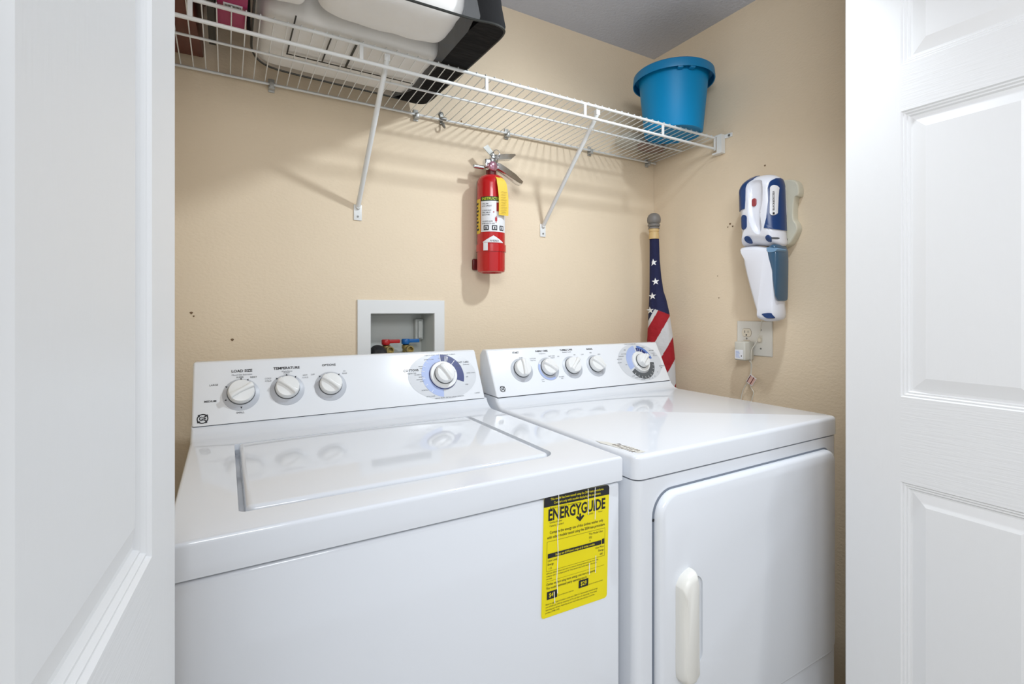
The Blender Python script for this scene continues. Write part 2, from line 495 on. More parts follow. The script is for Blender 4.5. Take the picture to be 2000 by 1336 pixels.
def knob(parent, M, a, b, ang, r=0.0255, plate=True, plate_mat=None, name='knob'):
    Mk = lift(M, a, b, ang)
    if plate:
        bm = B(); lathe(bm, [(0, 0), (0.0365, 0), (0.0365, 0.0006), (0.036, 0.0010), (0, 0.0010)], lift(M, a, b-0.004), 40)
        obj('dial_plate', bm, plate_mat or M_plate, parent)
    bm = B()
    lathe(bm, [(0, .0012), (r*0.93, .0012), (r*0.93, .004), (r*1.0, .0042), (r*1.0, .0075), (r*.96, .015), (r*.90, .0175), (r*.6, .0185), (0, .0188)], Mk, 40)
    # raised grip bar, waisted
    o = [(-r*.93, -.0065), (-r*.5, -.0052), (0, -.0045), (r*.5, -.0052), (r*.93, -.0065), (r*1.0, 0), (r*.93, .0065), (r*.5, .0052), (0, .0045), (-r*.5, .0052), (-r*.93, .0065), (-r*1.0, 0)]
    pillow(bm, o, Mk, [(0, .012), (0, .022), (.001, .0245), (.0028, .0255)])
    k = obj(name, bm, M_knob, parent)
    bm = B(); lathe(bm, [(0, .0011), (r*1.05, .0011), (r*1.05, .0026), (0, .0026)], Mk, 40)
    obj('knob_shadow_disc', bm, M_dgrey, k)  # dark disc painted as the shadow gap under the knob
    return k

def logo(parent, M, a, b, r=0.0105):
    """round dark ring with scroll notches and a script monogram"""
    Ml = lift(M, a, b)
    bm = B(); sector(bm, Ml, r*.80, r*1.0, 0, 360, .0004)
    for k in range(4):
        aa = 45+90*k
        q = [(r*1.0*cos(radians(aa-24)), r*1.0*sin(radians(aa-24))), (r*1.20*cos(radians(aa-2)), r*1.20*sin(radians(aa-2))), (r*1.0*cos(radians(aa+8)), r*1.0*sin(radians(aa+8)))]
        flat(bm, q, Ml, .0004, 0)
        q = [(r*.82*cos(radians(aa+20)), r*.82*sin(radians(aa+20))), (r*.62*cos(radians(aa)), r*.62*sin(radians(aa))), (r*.82*cos(radians(aa-10)), r*.82*sin(radians(aa-10)))]
        flat(bm, q, Ml, .0004, 0)
    text(bm, 'GE', r*1.15, Ml, .0004, bold=0.035, sx=.85, mi=0)
    return obj('logo', bm, [M_black, M_console], parent, smooth=0)

# ---------------- washer
WX0, WX1 = -1.577, -0.891
washer = thing('washing_machine', 'white top-loading washing machine with yellow energy label on its front, left of the dryer', 'washing machine', (-1.234, -0.45, 0))
bm = machine_top(WX0, WX1, 0, 0)
top = obj('cabinet_top', bm, M_enamel, washer)
# lid well
c = B(); pillow(c, rrect(-1.500, -0.988, -0.7135, -0.331, [.010, .034, .012, .008], 8), I4, [(0, .893), (0, .93)])
c2 = c
me_off = worig(washer)
for v in c2.verts: v.co -= Vector((0, 0, 0))
cut(top, c2)
bm = B()
pillow(bm, rrect(-1.4915, -0.9975, -0.7015, -0.3345, [.012, .014, .010, .008], 8), I4, [(0, .8965), (0, .9095), (.0012, .9125), (.0035, .9145), (.008, .9152)])
obj('lid', bm, M_enamel, washer)
bm = B(); box(bm, WX0+.003, WX1-.003, -.774, -.134, .03, H2-.0035); bev(bm, .006, 3)
cab = obj('cabinet', bm, M_enamel, washer)
bm = B(); box(bm, WX0+.012, WX1-.012, -.762, -.14, H2-.0034, H2-.0002)
obj('seam_shade_filler', bm, M_darkgap, washer, smooth=0)  # dark filler painting the shadow between cabinet and top
for sx in (WX0+.06, WX1-.06):
    for sy in (-.72, -.2):
        bm = B(); lathe(bm, [(0, 0), (.022, 0), (.022, .012), (.012, .016), (.012, .03), (0, .03)], Matrix.Translation((sx, sy, 0)), 20)
        obj('levelling_foot', bm, M_blackr, washer)
con = obj('control_console', console(WX0+.001, WX1-.006, 0), M_console, washer)
bm = B(); M0 = cframe(0); box(bm, WX0+.004, WX1-.009, -.0001, .0016, -.02, -.0030, M0); obj('console_seam_shade', bm, M_dgrey, washer, smooth=0)  # dark strip coloured as the shade in the slit below the console
MC = cframe(0)
logo(con, MC, -1.5565, .0165)
k1 = knob(con, MC, -1.485, .0675, 28, .0265)
knob(con, MC, -1.392, .0705, 138)
knob(con, MC, -1.297, .0715, 138)
# cycle dial of the washer
bm = B()
cx, cy = -1.0075, .0745
flat(bm, circle(cx, cy, .0975, 56, .0665), MC, .0004, 0)
sector(bm, MC, .036, .0605, 90, -22, .0008, cx, cy, 1)
sector(bm, MC, .036, .0605, 91, 262, .0008, cx, cy, 2)
for a_ in (74, 70, 66, 45): sector(bm, MC, .041, .0575, a_-.8, a_+.8, .0011, cx, cy, 3)
sector(bm, MC, .036, .064, 89.4, 91, .0011, cx, cy, 3)
for a_ in (120, 135, 150, 165, 182, 186, 205, 228): sector(bm, MC, .052, .0605, a_-.5, a_+.5, .0011, cx, cy, 3)
obj('cycle_dial_print', bm, [M_plate2, M_navy, M_lblue, M_white], con, smooth=0)
bm = B(); Mk = lift(MC, cx, cy)
lathe(bm, [(0, .0012), (.0395, .0012), (.0395, .003), (0, .003)], Mk, 48, 1)
lathe(bm, [(0, .003), (.038, .003), (.038, .007), (.0365, .009), (0, .009)], Mk, 48, 0)
flat(bm, [(0.030, -.002), (.034, 0), (.030, .002)], lift(MC, cx, cy, 8), .0094, 2)
obj('dial_skirt', bm, [M_knob, M_navy, M_black], con)
knob(con, MC @ Matrix.Translation((0, 0, .0085)), cx, cy, 120, .0265, plate=False)
# washer lettering
LG = {}
def lg(a, cols):
    k = min(cols, key=lambda c: abs(a-c))
    if k not in LG: LG[k] = B()
    return LG[k]
COLS = (-1.485, -1.392, -1.297, -1.0075)
def tx(M, s, a, b, size, bold=0, al='CENTER', mi=0, sx=1.0, h=.0009): text(lg(a, COLS), s, size, lift(M, a, b), h, al, bold, sx, mi)
tx(MC, 'LOAD SIZE', -1.483, .1185, .0085, .02); tx(MC, 'Mixed Size Estimates', -1.483, .1095, .0048, mi=1)
tx(MC, 'SUPER', -1.487, .1035, .0052, mi=0, bold=0); tx(MC, 'RESET', -1.460, .102, .0052, bold=0)
tx(MC, 'LARGE', -1.537, .089, .0055, 0); tx(MC, 'MEDIUM', -1.543, .053, .0060, .01); tx(MC, 'SMALL', -1.487, .0225, .0055, 0)
tx(MC, 'TEMPERATURE', -1.391, .1195, .0085, .02); tx(MC, 'Wash/Rinse', -1.391, .1115, .0048, mi=1)
tx(MC, 'WARM', -1.392, .1075, .0044, mi=1); tx(MC, 'COLD', -1.392, .1025, .0044, mi=1)
tx(MC, 'COLD', -1.431, .0965, .0048, mi=1); tx(MC, 'COLD', -1.431, .0905, .0048, 0)
tx(MC, 'HOT', -1.352, .099, .0048, 0); tx(MC, 'COLD', -1.352, .093, .0048, mi=1)
tx(MC, 'OPTIONS', -1.297, .1215, .0075, .015); tx(MC, 'OFF', -1.335, .0995, .0048, 0)
tx(MC, 'EX', -1.262, .1035, .0044, mi=1); tx(MC, 'RINSE', -1.262, .0975, .0044, mi=1)
for a_, b_, k_ in ((-1.485, .0675, 90), (-1.485, .0675, 66), (-1.485, .0675, 150), (-1.485, .0675, 205), (-1.485, .0675, 270), (-1.392, .0705, 90), (-1.392, .0705, 55), (-1.392, .0705, 130), (-1.297, .0715, 135), (-1.297, .0715, 50)):
    flat(lg(a_, COLS), [(-.001, .0020), (-.001, -.0020), (.0035, 0)][::1], lift(MC, a_, b_-.001) @ Matrix.Rotation(radians(k_), 4, 'Z') @ Matrix.Translation((.0322, 0, 0)), .0014, 0)
tx(MC, 'COTTONS', -1.094, .0935, .0085, .015, al='CENTER'); tx(MC, 'Regular Soil', -1.094, .0855, .0052, mi=1)
tx(MC, 'EASY CARE', -.942, .1085, .0068, .012, mi=1); tx(MC, 'Delicates', -.934, .1015, .005, mi=1)
for s, a_, b_ in (('HEAVY', -1.066, .103), ('SOIL', -1.066, .0975), ('EX-HEAVY', -1.077, .0805), ('HEAVY', -1.070, .0735), ('NORMAL', -1.075, .067), ('LIGHT', -1.069, .0615), ('NORMAL 2', -1.064, .037), ('EXTRA CLEAN', -1.040, .1215), ('DELICATES', -1.003, .1235), ('LIGHT', -.980, .118), ('NORMAL', -.958, .098), ('HAND WASH', -.925, .0760), ('OFF', -.939, .0650), ('SPIN', -.944, .0435), ('AUTO SOAK', -1.052, .019)):
    tx(MC, s, a_, b_, .0042, mi=1)
tx(MC, 'PUSH TO STOP   TURN CLOCKWISE TO SELECT', -1.005, .1335, .0042, mi=1)
tx(MC, 'HEAVY DUTY  EXTRA LARGE CAPACITY', -1.0, .004+.008, .0046, mi=1)
tx(MC, '2-SPEED', -.918, .017, .0045, mi=1)
for b_ in LG.values(): obj('dial_legend', b_, [M_black, M_grayink], con, smooth=0)

# energy label on the washer front
MF = frame((-1.0665, -.7745, .6705), (1, 0, 0), (0, 0, 1)) @ Matrix.Rotation(radians(-1.6), 4, 'Z')
W_, H_ = .1405, .2005
bm = B(); flat(bm, rrect(0, W_, 0, H_, .006, 5), MF, .0006)
el = obj('energy_label', bm, M_yellow, washer, smooth=0)
bm = B()
o = rrect(0, W_, H_-.0175, H_, [0.0001, .0001, .006, .006], 5); flat(bm, o, MF, .0010)
def te(s, a, b, size, bold=0, al='CENTER', mi=0, sx=.9, h=.0011): text(bm, s, size, MF @ Matrix.Translation((a, H_-b, 0)), h, al, bold if size > .02 else min(bold, .008), sx, mi)
def rule(x0, x1, y0, y1, mi=0): flat(bm, [(x0, H_-y0), (x1, H_-y0), (x1, H_-y1), (x0, H_-y1)], MF, .0011, mi)
te('This model has been tested using the 2004 test procedures.', W_/2, .0056, .0055, .015, mi=1, sx=.86, h=.0014)
te('Compare only with models displaying this statement.', W_/2, .0122, .0055, .015, mi=1, sx=.86, h=.0014)
te('Based on standard U.S. Government tests', .012, .0205, .0042, 0, 'LEFT')
te('ENERGYGUIDE', W_/2, .0325, .0262, .028, sx=.705)
flat(bm, [(W_*.527, H_-.040), (W_*.553, H_-.040), (W_*.553, H_-.049), (W_*.527, H_-.049)], MF, .0012)
flat(bm, [(W_*.475, H_-.0455), (W_*.54, H_-.0535), (W_*.605, H_-.0455), (W_*.585, H_-.0430), (W_*.54, H_-.0475), (W_*.495, H_-.0430)], MF, .0013)
te('Clothes Washer', .012, .0445, .0043, 0, 'LEFT'); te('Capacity: Standard', .012, .0500, .0043, 0, 'LEFT')
te('Model(s)', .092, .0445, .0040, 0, 'LEFT'); te('Washer', .116, .0445, .0034, 0, 'LEFT')
te('Compare the energy use of this clothes washer only', W_/2, .0610, .0066, .012, sx=.82)
te('with other models tested using the 2004 test procedure.', W_/2, .0688, .0066, .012, sx=.82)
te('This Model Uses', .112, .0800, .0052); te('502', .100, .0862, .0052); te('v', .099, .0915, .0060, .02)
for x0, x1, y0, y1 in ((.008, W_-.008, .0752, .0756), (.008, W_-.008, .1240, .1244), (.008, .0084, .0752, .1244), (W_-.0084, W_-.008, .0752, .1244)): rule(x0, x1, y0, y1)
rule(.010, W_-.016, .0955, .1030); rule(W_-.0145, W_-.009, .0940, .1030)
te('Energy use (kWh/year) range of all similar models', W_/2-.003, .0993, .0052, .01, mi=1, sx=.8, h=.0014)
te('Uses Least', .010, .1072, .0050, 0, 'LEFT'); te('Energy', .010, .1132, .0050, .01, 'LEFT'); te('113', .012, .1200, .0050, 0, 'LEFT')
te('Uses Most', W_-.010, .1072, .0050, 0, 'RIGHT'); te('Energy', W_-.010, .1132, .0050, .01, 'RIGHT'); te('680', W_-.012, .1200, .0050, 0, 'RIGHT')
for i, s in enumerate(('kWh/year (kilowatt-hours per year) is a measure of energy (electricity) use. Your utility', 'company uses it to compute your bill. Only standard size clothes washers are used in', 'this scale.')):
    te(s, .008, .1280+.0044*i, .0037, 0, 'LEFT', sx=.84)
rule(.008, W_-.008, .1408, .1411)
te('Clothes washers using more energy cost more to operate.', .008, .1460, .0056, .012, 'LEFT', sx=.80)
te("This model's estimated yearly operating cost is:", .008, .1525, .0056, .012, 'LEFT', sx=.80)
rule(.010, .031, .1580, .1710); rule(.076, .097, .1555, .1685)
te('$41', .0205, .1645, .0098, .02, mi=1, h=.0014); te('$29', .0865, .1620, .0098, .02, mi=1, h=.0014)
te('when used with an electric water heater', .033, .1690, .0032, 0, 'LEFT', sx=.62); te('when used with a natural gas water heater', .098, .1670, .0030, 0, 'LEFT', sx=.62)
for i, s in enumerate(('Based on eight loads of clothes a week and a 2004 U.S. Government national average', 'cost of 8.60c per kWh for electricity and 91c per therm for natural gas. Your actual', 'operating cost will vary depending on your local utility rates and your use of the', 'product. (OMB 1345)')):
    te(s, .008, .1785+.0046*i, .0038, 0, 'LEFT', sx=.84)
# worn white scratches
for pts in ([(.029, H_), (.030, H_-.03), (.028, H_-.06), (.0305, H_-.1), (.029, H_-.14), (.031, H_-.165)], [(.0915, H_), (.0925, H_-.02), (.0935, H_-.045)], [(.1075, H_), (.107, H_-.022), (.109, H_-.042), (.1085, H_-.056)], [(.112, H_-.12), (.1125, H_-.14), (.112, H_-.15)], [(.098, H_-.13), (.0985, H_-.15)], [(.024, H_-.16), (.026, H_-.18)]):
    for p, q in zip(pts[:-1], pts[1:]):
        wd = .0007
        flat(bm, [(p[0]-wd, p[1]), (p[0]+wd, p[1]), (q[0]+wd, q[1]), (q[0]-wd, q[1])], MF, .0017, 2)
obj('label_print', bm, [M_black, M_yellow, M_white], el, smooth=0)

# ---------------- dryer
DX0, DX1, DY = -0.873, -0.187, -0.017
dryer = thing('clothes_dryer', 'white front-loading clothes dryer with a side-hinged door, right of the washing machine', 'dryer', (-0.53, -0.46, 0))
obj('cabinet_top', machine_top(DX0, DX1, DY, .017), M_enamel, dryer)
bm = B(); box(bm, DX0+.002, DX1-.002, -.7925, -.15, .03, H2-.0035)
e = [e for e in bm.edges if abs(e.verts[0].co.z-e.verts[1].co.z) > .1 and e.verts[0].co.y < -.7]
bmesh.ops.recalc_face_normals(bm, faces=bm.faces); bmesh.ops.bevel(bm, geom=e, offset=.018, segments=6, profile=.5, affect='EDGES')
obj('cabinet', bm, M_enamel, dryer)
bm = B(); box(bm, DX0+.014, DX1-.014, -.780, -.16, H2-.0034, H2-.0002); obj('seam_shade_filler', bm, M_darkgap, dryer, smooth=0)  # same dark filler for the shadow under the dryer top
for sx in (DX0+.06, DX1-.06):
    for sy in (-.73, -.2):
        bm = B(); lathe(bm, [(0, 0), (.022, 0), (.022, .012), (.012, .016), (.012, .03), (0, .03)], Matrix.Translation((sx, sy, 0)), 20)
        obj('levelling_foot', bm, M_blackr, dryer)
MDf = frame((0, -.7925, 0), (1, 0, 0), (0, 0, 1))
bm = B(); pillow(bm, rrect(-.8325, -.2235, .3445, .8435, [.045, .03, .032, .05], 8), MDf, [(0, -.001), (0, .0006)])
obj('door_gap_shade', bm, M_greygap, dryer)  # grey plate that paints the shade in the gap round the door
bm = B()
pillow(bm, rrect(-.8275, -.226, .3475, .8395, [.043, .03, .030, .047], 10), MDf, [(0, .0008), (0, .008), (.0015, .0125), (.004, .0155), (.008, .017)])
dd = obj('door', bm, M_enamel, dryer)
c = B(); pillow(c, rrect(-.760, -.7135, .495, .668, .022, 8), MDf, [(.010, .006), (.004, .0085), (.0, .0125), (-.001, .03)])
cut(dd, c)
bm = B()   # handle: rounded cap with a straight lip on its right side
hp = smoothpts([(-.786, .492, 0), (-.789, .505, 0), (-.789, .58, 0), (-.789, .655, 0), (-.787, .668, 0), (-.778, .680, 0), (-.765, .687, 0), (-.752, .690, 0)], 3)
ho = [(p.x, p.y) for p in hp] + [(-.745, .672), (-.744, .655), (-.744, .50), (-.747, .489), (-.757, .482), (-.770, .481), (-.780, .484)]
pillow(bm, ho, MDf, [(0, .015), (0, .026), (.0015, .033), (.005, .038), (.010, .0405)], radial=True)
hd = obj('door_handle', bm, M_offwhite, dd)
for z0, z1 in ((.739, .776), (.388, .428)):
    bm = B(); box(bm, -.2235, -.2155, -.7985, -.792, z0, z1)
    tube(bm, [(-.2195, -.7995, z0), (-.2195, -.7995, z1)], .0028, 10)
    obj('hinge', bm, M_metal, dryer)
bm = B(); flat(bm, circle(-.8300, .790, .003, 12), MDf, .0012)
obj('door_catch_hole', bm, M_darkgap, dryer, smooth=0)
con2 = obj('control_console', console(DX0+.003, DX1-.003, DY), M_console, dryer)
MC2 = cframe(DY)
bm = B(); box(bm, DX0+.006, DX1-.006, -.0001, .0016, -.02, -.0030, MC2); obj('console_seam_shade', bm, M_dgrey, dryer, smooth=0)  # painted shade in the slit below the dryer console
logo(con2, MC2, -.846, .0245, .0085)
knob(con2, MC2, -.769, .079, 86)
knob(con2, MC2, -.676, .0775, 144)
bm = B(); sector(bm, MC2, .029, .0355, 150, 300, .0014, -.676, .0735); obj('heat_band', bm, M_lblue, con2, smooth=0)
knob(con2, MC2, -.586, .0770, 44)
knob(con2, MC2, -.493, .0765, 140)
bm = B(); cx, cy = -.300, .0745
flat(bm, circle(cx, cy, .0965, 56, .0665), MC2, .0004, 0)
sector(bm, MC2, .036, .0595, 97, 205, .0008, cx, cy, 1)
sector(bm, MC2, .050, .0595, 84, 10, .0008, cx, cy, 2)
for a0, a1 in ((90, 82), (80, 72), (70, 60), (58, 40), (30, 12)): sector(bm, MC2, .036, .051, a0, a1, .0011, cx, cy, 3)
sector(bm, MC2, .040, .0605, 212, 356, .0008, cx, cy, 4)
for a_ in (225, 240, 255, 270, 285, 300, 315, 330, 345): sector(bm, MC2, .052, .0595, a_-.6, a_+.6, .0011, cx, cy, 5)
obj('cycle_dial_print', bm, [M_plate2, M_lblue, M_mblue, M_navy, M_dgrey, M_white], con2, smooth=0)
bm = B(); Mk = lift(MC2, cx, cy)
lathe(bm, [(0, .0012), (.0365, .0012), (.0365, .006), (.035, .008), (0, .008)], Mk, 48, 0)
flat(bm, [(0.020, -.003), (.030, 0), (.020, .003)], lift(MC2, cx, cy, 210), .0084, 1)
obj('dial_skirt', bm, [M_knob, M_black], con2)
knob(con2, MC2 @ Matrix.Translation((0, 0, .0075)), cx, cy, 38, .0235, plate=False)
LG = {}; COLS = (-.769, -.676, -.586, -.493, -.300)
for s, a_, b_ in (('START', -.776, .1305), ('FABRIC CARE', -.684, .1315), ('TUMBLE CARE', -.592, .1315), ('SIGNAL', -.499, .1300)): tx(MC2, s, a_, b_, .0075, .02)
for s, a_, b_ in (('Temperature', -.684, .1235), ('Extended Tumble', -.592, .124), ('START', -.762, .1135), ('COTTONS', -.722, .109), ('High Heat', -.722, .1035), ('EASY CARE', -.652, .1135), ('Medium', -.650, .108), ('LOW', -.706, .0415), ('Heat', -.706, .0360), ('NO HEAT', -.637, .0455), ('Fluff', -.637, .0400), ('OFF', -.628, .111), ('ON', -.565, .1135), ('MED', -.499, .1175), ('LOW', -.534, .113), ('HIGH', -.467, .1105)):
    tx(MC2, s, a_, b_, .0046, mi=1)
for s, a_, b_ in (('EASY CARE', -.231, .1135), ('COTTONS', -.362, .1060), ('AUTO DRY', -.387, .0885), ('LESS DRY', -.392, .0765), ('MORE DRY', -.375, .098), ('OFF', -.366, .0680), ('DAMP', -.352, .0270), ('TIMED DRY', -.336, .0200), ('MINUTES', -.315, .0120), ('90', -.286, .0125), ('70', -.272, .0150), ('50', -.258, .0200), ('20', -.238, .034), ('OFF', -.212, .048), ('DEWRINKLE', -.208, .0545), ('Less Dry', -.2275, .1035), ('Dry', -.225, .0985), ('More Dry', -.222, .0935), ('TURN CLOCKWISE ONLY', -.318, .1405), ('NORMAL', -.266, .1265), ('DRY', -.350, .120)):
    tx(MC2, s, a_, b_, .0046, mi=1 if b_ < .11 else 0)
for b_ in LG.values(): obj('dial_legend', b_, [M_black, M_grayink], con2, smooth=0)
# worn paper label on the dryer top
bm = B()
ML = frame((0, 0, H), (1, 0, 0), (0, 1, 0))
flat(bm, [(-.866, -.672), (-.853, -.690), (-.835, -.745), (-.836, -.780), (-.853, -.778), (-.862, -.735), (-.868, -.69)], ML, .0004, 0)
random.seed(5)
for i in range(9):
    y = -.712-.0068*i
    for j in range(2):
        x0 = -.860+.011*j+random.uniform(0, .003); flat(bm, [(x0, y), (x0+random.uniform(.004, .010), y-.001), (x0+.008, y-.0032), (x0, y-.0026)], ML, .0007, 1)
M_lab2 = mat('label_paper_worn', (222, 220, 212), .6, var=.08)
obj('worn_label', bm, [M_lab2, mat('worn_print', (96, 80, 70), .7)], dryer, smooth=0)

# ================================================================== WIRE SHELF
shelf = thing('wire_shelf', 'white vinyl-coated wire shelf spanning the back wall above the machines', 'shelf', (-0.87, -0.15, 1.72))
XL = -1.735
bm = B(); tube(bm, [(XL, -.0125, 1.7725), (-.004, -.0125, 1.7725)], .0034, 10); obj('back_rail', bm, M_wire, shelf)
bm = B(); tube(bm, [(XL, -.305, 1.7865), (-.024, -.305, 1.7865)], .0042, 12); obj('front_rail', bm, M_wire, shelf)
bm = B(); tube(bm, [(XL, -.305, 1.7485), (-.024, -.305, 1.7485)], .0042, 12); obj('front_rail', bm, M_wire, shelf)
bm = B(); tube(bm, [(XL, -.168, 1.7775), (-.030, -.168, 1.7775)], .0030, 10); obj('middle_rail', bm, M_wire, shelf)
bm = B()
tube(bm, [(0, -.008, 1.7768), (0, -.012, 1.7772), (0, -.168, 1.7826), (0, -.301, 1.7918), (0, -.3085, 1.7912), (0, -.3105, 1.7885)], .0013, 6)
for v in bm.verts: v.co.x += -1.609
wire0 = obj('deck_wire', bm, M_wire, shelf)
x = -1.609 - .02614*4; first = True
i = 0
while x < -.012:
    if abs(x+1.609) > 1e-4:
        c_ = wire0.copy(); COL.objects.link(c_); c_.parent = shelf; c_.location = wire0.location + Vector((x+1.609, 0, 0))
    x += .02614
for x in (-1.575, -1.247, -.926, -.601, -.279):
    bm = rbox(x-.0045, x+.0045, -.3085, -.3035, 1.7500, 1.7850, .001, 1); obj('rail_spacer', bm, M_wire, shelf)
bm = rbox(-.0235, -.0185, -.309, -.302, 1.742, 1.79, .001, 1); obj('rail_spacer', bm, M_wire, shelf)
# support struts
for x in (-1.186, -.547):
    bm = B(); tube(bm, smoothpts([(x, -.0085, 1.476), (x, -.016, 1.487), (x, -.155, 1.628), (x, -.284, 1.755), (x, -.2965, 1.776)], 5), .0068, 12)
    box(bm, x-.0065, x+.0065, -.302, -.290, 1.766, 1.7815)
    s_ = obj('support_strut', bm, M_wire, shelf)
    bm = rbox(x-.0115, x+.0115, -.0035, -.0003, 1.437, 1.482, .0012, 2); f_ = obj('foot_plate', bm, M_wire, s_)
    bm = B(); lathe(bm, [(0, .0034), (.003, .0034), (.003, .0048), (0, .0052)], frame((x, 0, 1.448), (1, 0, 0), (0, 0, 1)), 12); obj('screw', bm, M_dullmetal, s_)
for x in (-1.41, -1.013, -.695, -.339, -.044):
    bm = rbox(x-.0075, x+.0075, -.018, -.0005, 1.7600, 1.7655, .0015, 2)
    join(bm, rbox(x-.0075, x+.0075, -.0045, -.0005, 1.755, 1.790, .001, 2)); join(bm, rbox(x-.005, x+.005, -.020, -.0165, 1.7620, 1.777, .001, 2))
    obj('wall_clip', bm, M_grip, shelf)
bm = B(); x = -.93
lathe(bm, [(0, 0), (.008, 0), (.008, .003), (.003, .006), (0, .006)], frame((x, -.0005, 1.793), (1, 0, 0), (0, 0, 1)), 16)
box(bm, x-.004, x+.004, -.006, -.0005, 1.76, 1.793); tube(bm, [(x-.008, -.0195, 1.7735), (x+.010, -.0195, 1.7735)], .005, 10)
tube(bm, smoothpts([(x, -.009, 1.763), (x+.003, -.013, 1.752), (x+.004, -.022, 1.746), (x-.001, -.029, 1.749), (x-.003, -.028, 1.757)], 5), .0028, 8)
obj('wall_clip', bm, M_dullmetal, shelf)
# end bracket on the right wall
bm = B(); prism(bm, [(-.332, 1.729), (-.296, 1.729), (-.296, 1.7345), (-.3125, 1.7345), (-.3125, 1.7805), (-.296, 1.7805), (-.296, 1.7925), (-.362, 1.7925), (-.362, 1.779), (-.332, 1.779)], frame((0, 0, 0), (0, 1, 0), (0, 0, 1)), -.0005, -.0045)
prism(bm, [(-.334, 1.728), (-.296, 1.728), (-.296, 1.7335), (-.314, 1.7335), (-.314, 1.7875), (-.296, 1.7875), (-.296, 1.793), (-.334, 1.793)], frame((0, 0, 0), (0, 1, 0), (0, 0, 1)), -.0046, -.0225)
br = obj('end_bracket', bm, M_wire, shelf)
bm = B(); lathe(bm, [(0, .0062), (.004, .0062), (.004, .009), (0, .0095)], frame((.0015, -.352, 1.785), (0, -1, 0), (0, 0, 1)), 14); obj('screw', bm, M_dullmetal, br)

# ================================================================== THINGS ON THE SHELF
# --- blue bucket
BX, BY, BZ, BH = -.157, -.240, 1.7935, .207
bk = thing('bucket', 'bright blue plastic bucket with a wide rim on the wire shelf', 'bucket', (BX, BY, BZ))
MBk = Matrix.Translation((BX, BY, BZ))
bm = B(); lathe(bm, [(0, .004), (.088, .004), (.090, 0), (.096, 0), (.098, .004), (.117, BH-.008), (.113, BH-.008), (.094, .008), (0, .008)], MBk, 64)
obj('bucket_body', bm, M_bucket, bk)
bm = B(); lathe(bm, [(.113, BH-.010), (.1175, BH-.010), (.120, BH-.006), (.131, BH-.007), (.1335, BH-.029), (.1365, BH-.030), (.1375, BH-.026), (.135, BH-.002), (.131, BH+.0015), (.116, BH+.0015), (.112, BH-.002), (.113, BH-.010)], MBk, 64)
obj('bucket_rim', bm, M_bucketd, bk)
for a0 in (-128, -110):
    bm = B(); Mx = MBk @ Matrix.Rotation(radians(a0), 4, 'Z')
    join(bm, rbox(.114, .134, -.009, .009, BH-.034, BH-.006, .003, 2, Mx)); obj('handle_lug', bm, M_bucketd, bk)

# --- clear bag with a rust-coloured cloth behind the bucket
pb = thing('plastic_bag', 'crumpled clear plastic bag with rust-coloured contents in the back right corner of the shelf', 'bag', (-.13, -.062, 1.792))
bm = lump(-.135, -.062, 1.818, .122, .045, .024, 3.2, .010, 16, 3, 20); obj('bag_film', bm, M_clear, pb)
bm = lump(-.080, -.062, 1.816, .060, .033, .016, 3, .006, 18, 9, 16); obj('rust_contents', bm, M_rust, pb)

# --- large zipped storage bag, seen from below
BGZ = 1.7945
bag = thing('storage_bag', 'large clear zip storage bag with black trim, packed with white bedding on the wire shelf', 'bag', (-1.22, -.27, BGZ))
outl = [(-1.463, -.50), (-1.465, -.35), (-1.464, -.20), (-1.460, -.13), (-1.440, -.080), (-1.40, -.056), (-1.30, -.048), (-1.15, -.045), (-1.06, -.040), (-1.025, -.038), (-1.000, -.052), (-.992, -.090), (-.990, -.15), (-.981, -.30), (-.977, -.42), (-.977, -.485), (-.990, -.508), (-1.02, -.513), (-1.06, -.506), (-1.13, -.503), (-1.25, -.500), (-1.38, -.497), (-1.44, -.505)]
op = [(p.x, p.y) for p in smoothpts([(a, b, 0) for a, b in outl], 4, True)]
HT = .335
def lean(P, d): return [(a - d*max(0, min(1, (a+1.15)/.1)), b) for a, b in P]
bm = B()
# walls and base: black where x > strip line, clear vinyl elsewhere; split by the seam
def strip_x(y): return -1.052 - (.012*(1-abs(y+.3)/.25) if False else 0) - max(0, (y+.15))*.38
n = len(op)
levels = [(0, 0), (-.003, .012), (.006, .05), (.016, .12), (.020, .24), (.020, HT)]
bm1, bm2 = B(), B()
for (d0, h0), (d1, h1) in zip(levels[:-1], levels[1:]):
    A = lean(op, d0); Q = lean(op, d1)
    for i in range(n):
        j = (i+1) % n; mx_, my_ = (op[i][0]+op[j][0])/2, (op[i][1]+op[j][1])/2
        tgt = bm1 if mx_ > strip_x(my_) else bm2
        tgt.faces.new([tgt.verts.new((p[0], p[1], BGZ+h)) for p, h in ((A[i], h0), (A[j], h0), (Q[j], h1), (Q[i], h1))])
# base and top split along the strip line
right = [p for p in op if p[0] > strip_x(p[1])]; left = [p for p in op if p[0] <= strip_x(p[1])]
def rot_contig(L):
    idx = [op.index(p) for p in L]
    for k in range(len(idx)):
        if (idx[k]-idx[k-1]) % n != 1: return L[k:]+L[:k]
    return L
right = rot_contig(right); left = rot_contig(left)
mid = [(strip_x(y), y) for y in (-.46, -.38, -.30, -.22, -.15, -.11, -.08)]
def area_fill(bmx, poly, z):
    f = bmx.faces.new([bmx.verts.new((a, b, z)) for a, b in poly])
rp = right + (mid if right[-1][1] < -.3 else mid[::-1])
lp = left + (mid if left[-1][1] < -.3 else mid[::-1])
area_fill(bm1, rp, BGZ); area_fill(bm2, lp, BGZ); area_fill(bm1, lean(rp, .02), BGZ+HT); area_fill(bm2, lean(lp, .02), BGZ+HT)
for b_ in (bm1, bm2): bmesh.ops.remove_doubles(b_, verts=b_.verts, dist=1e-5)
obj('black_end_panel', bm1, M_bagblack, bag)
obj('clear_panel', bm2, M_vinyl, bag)
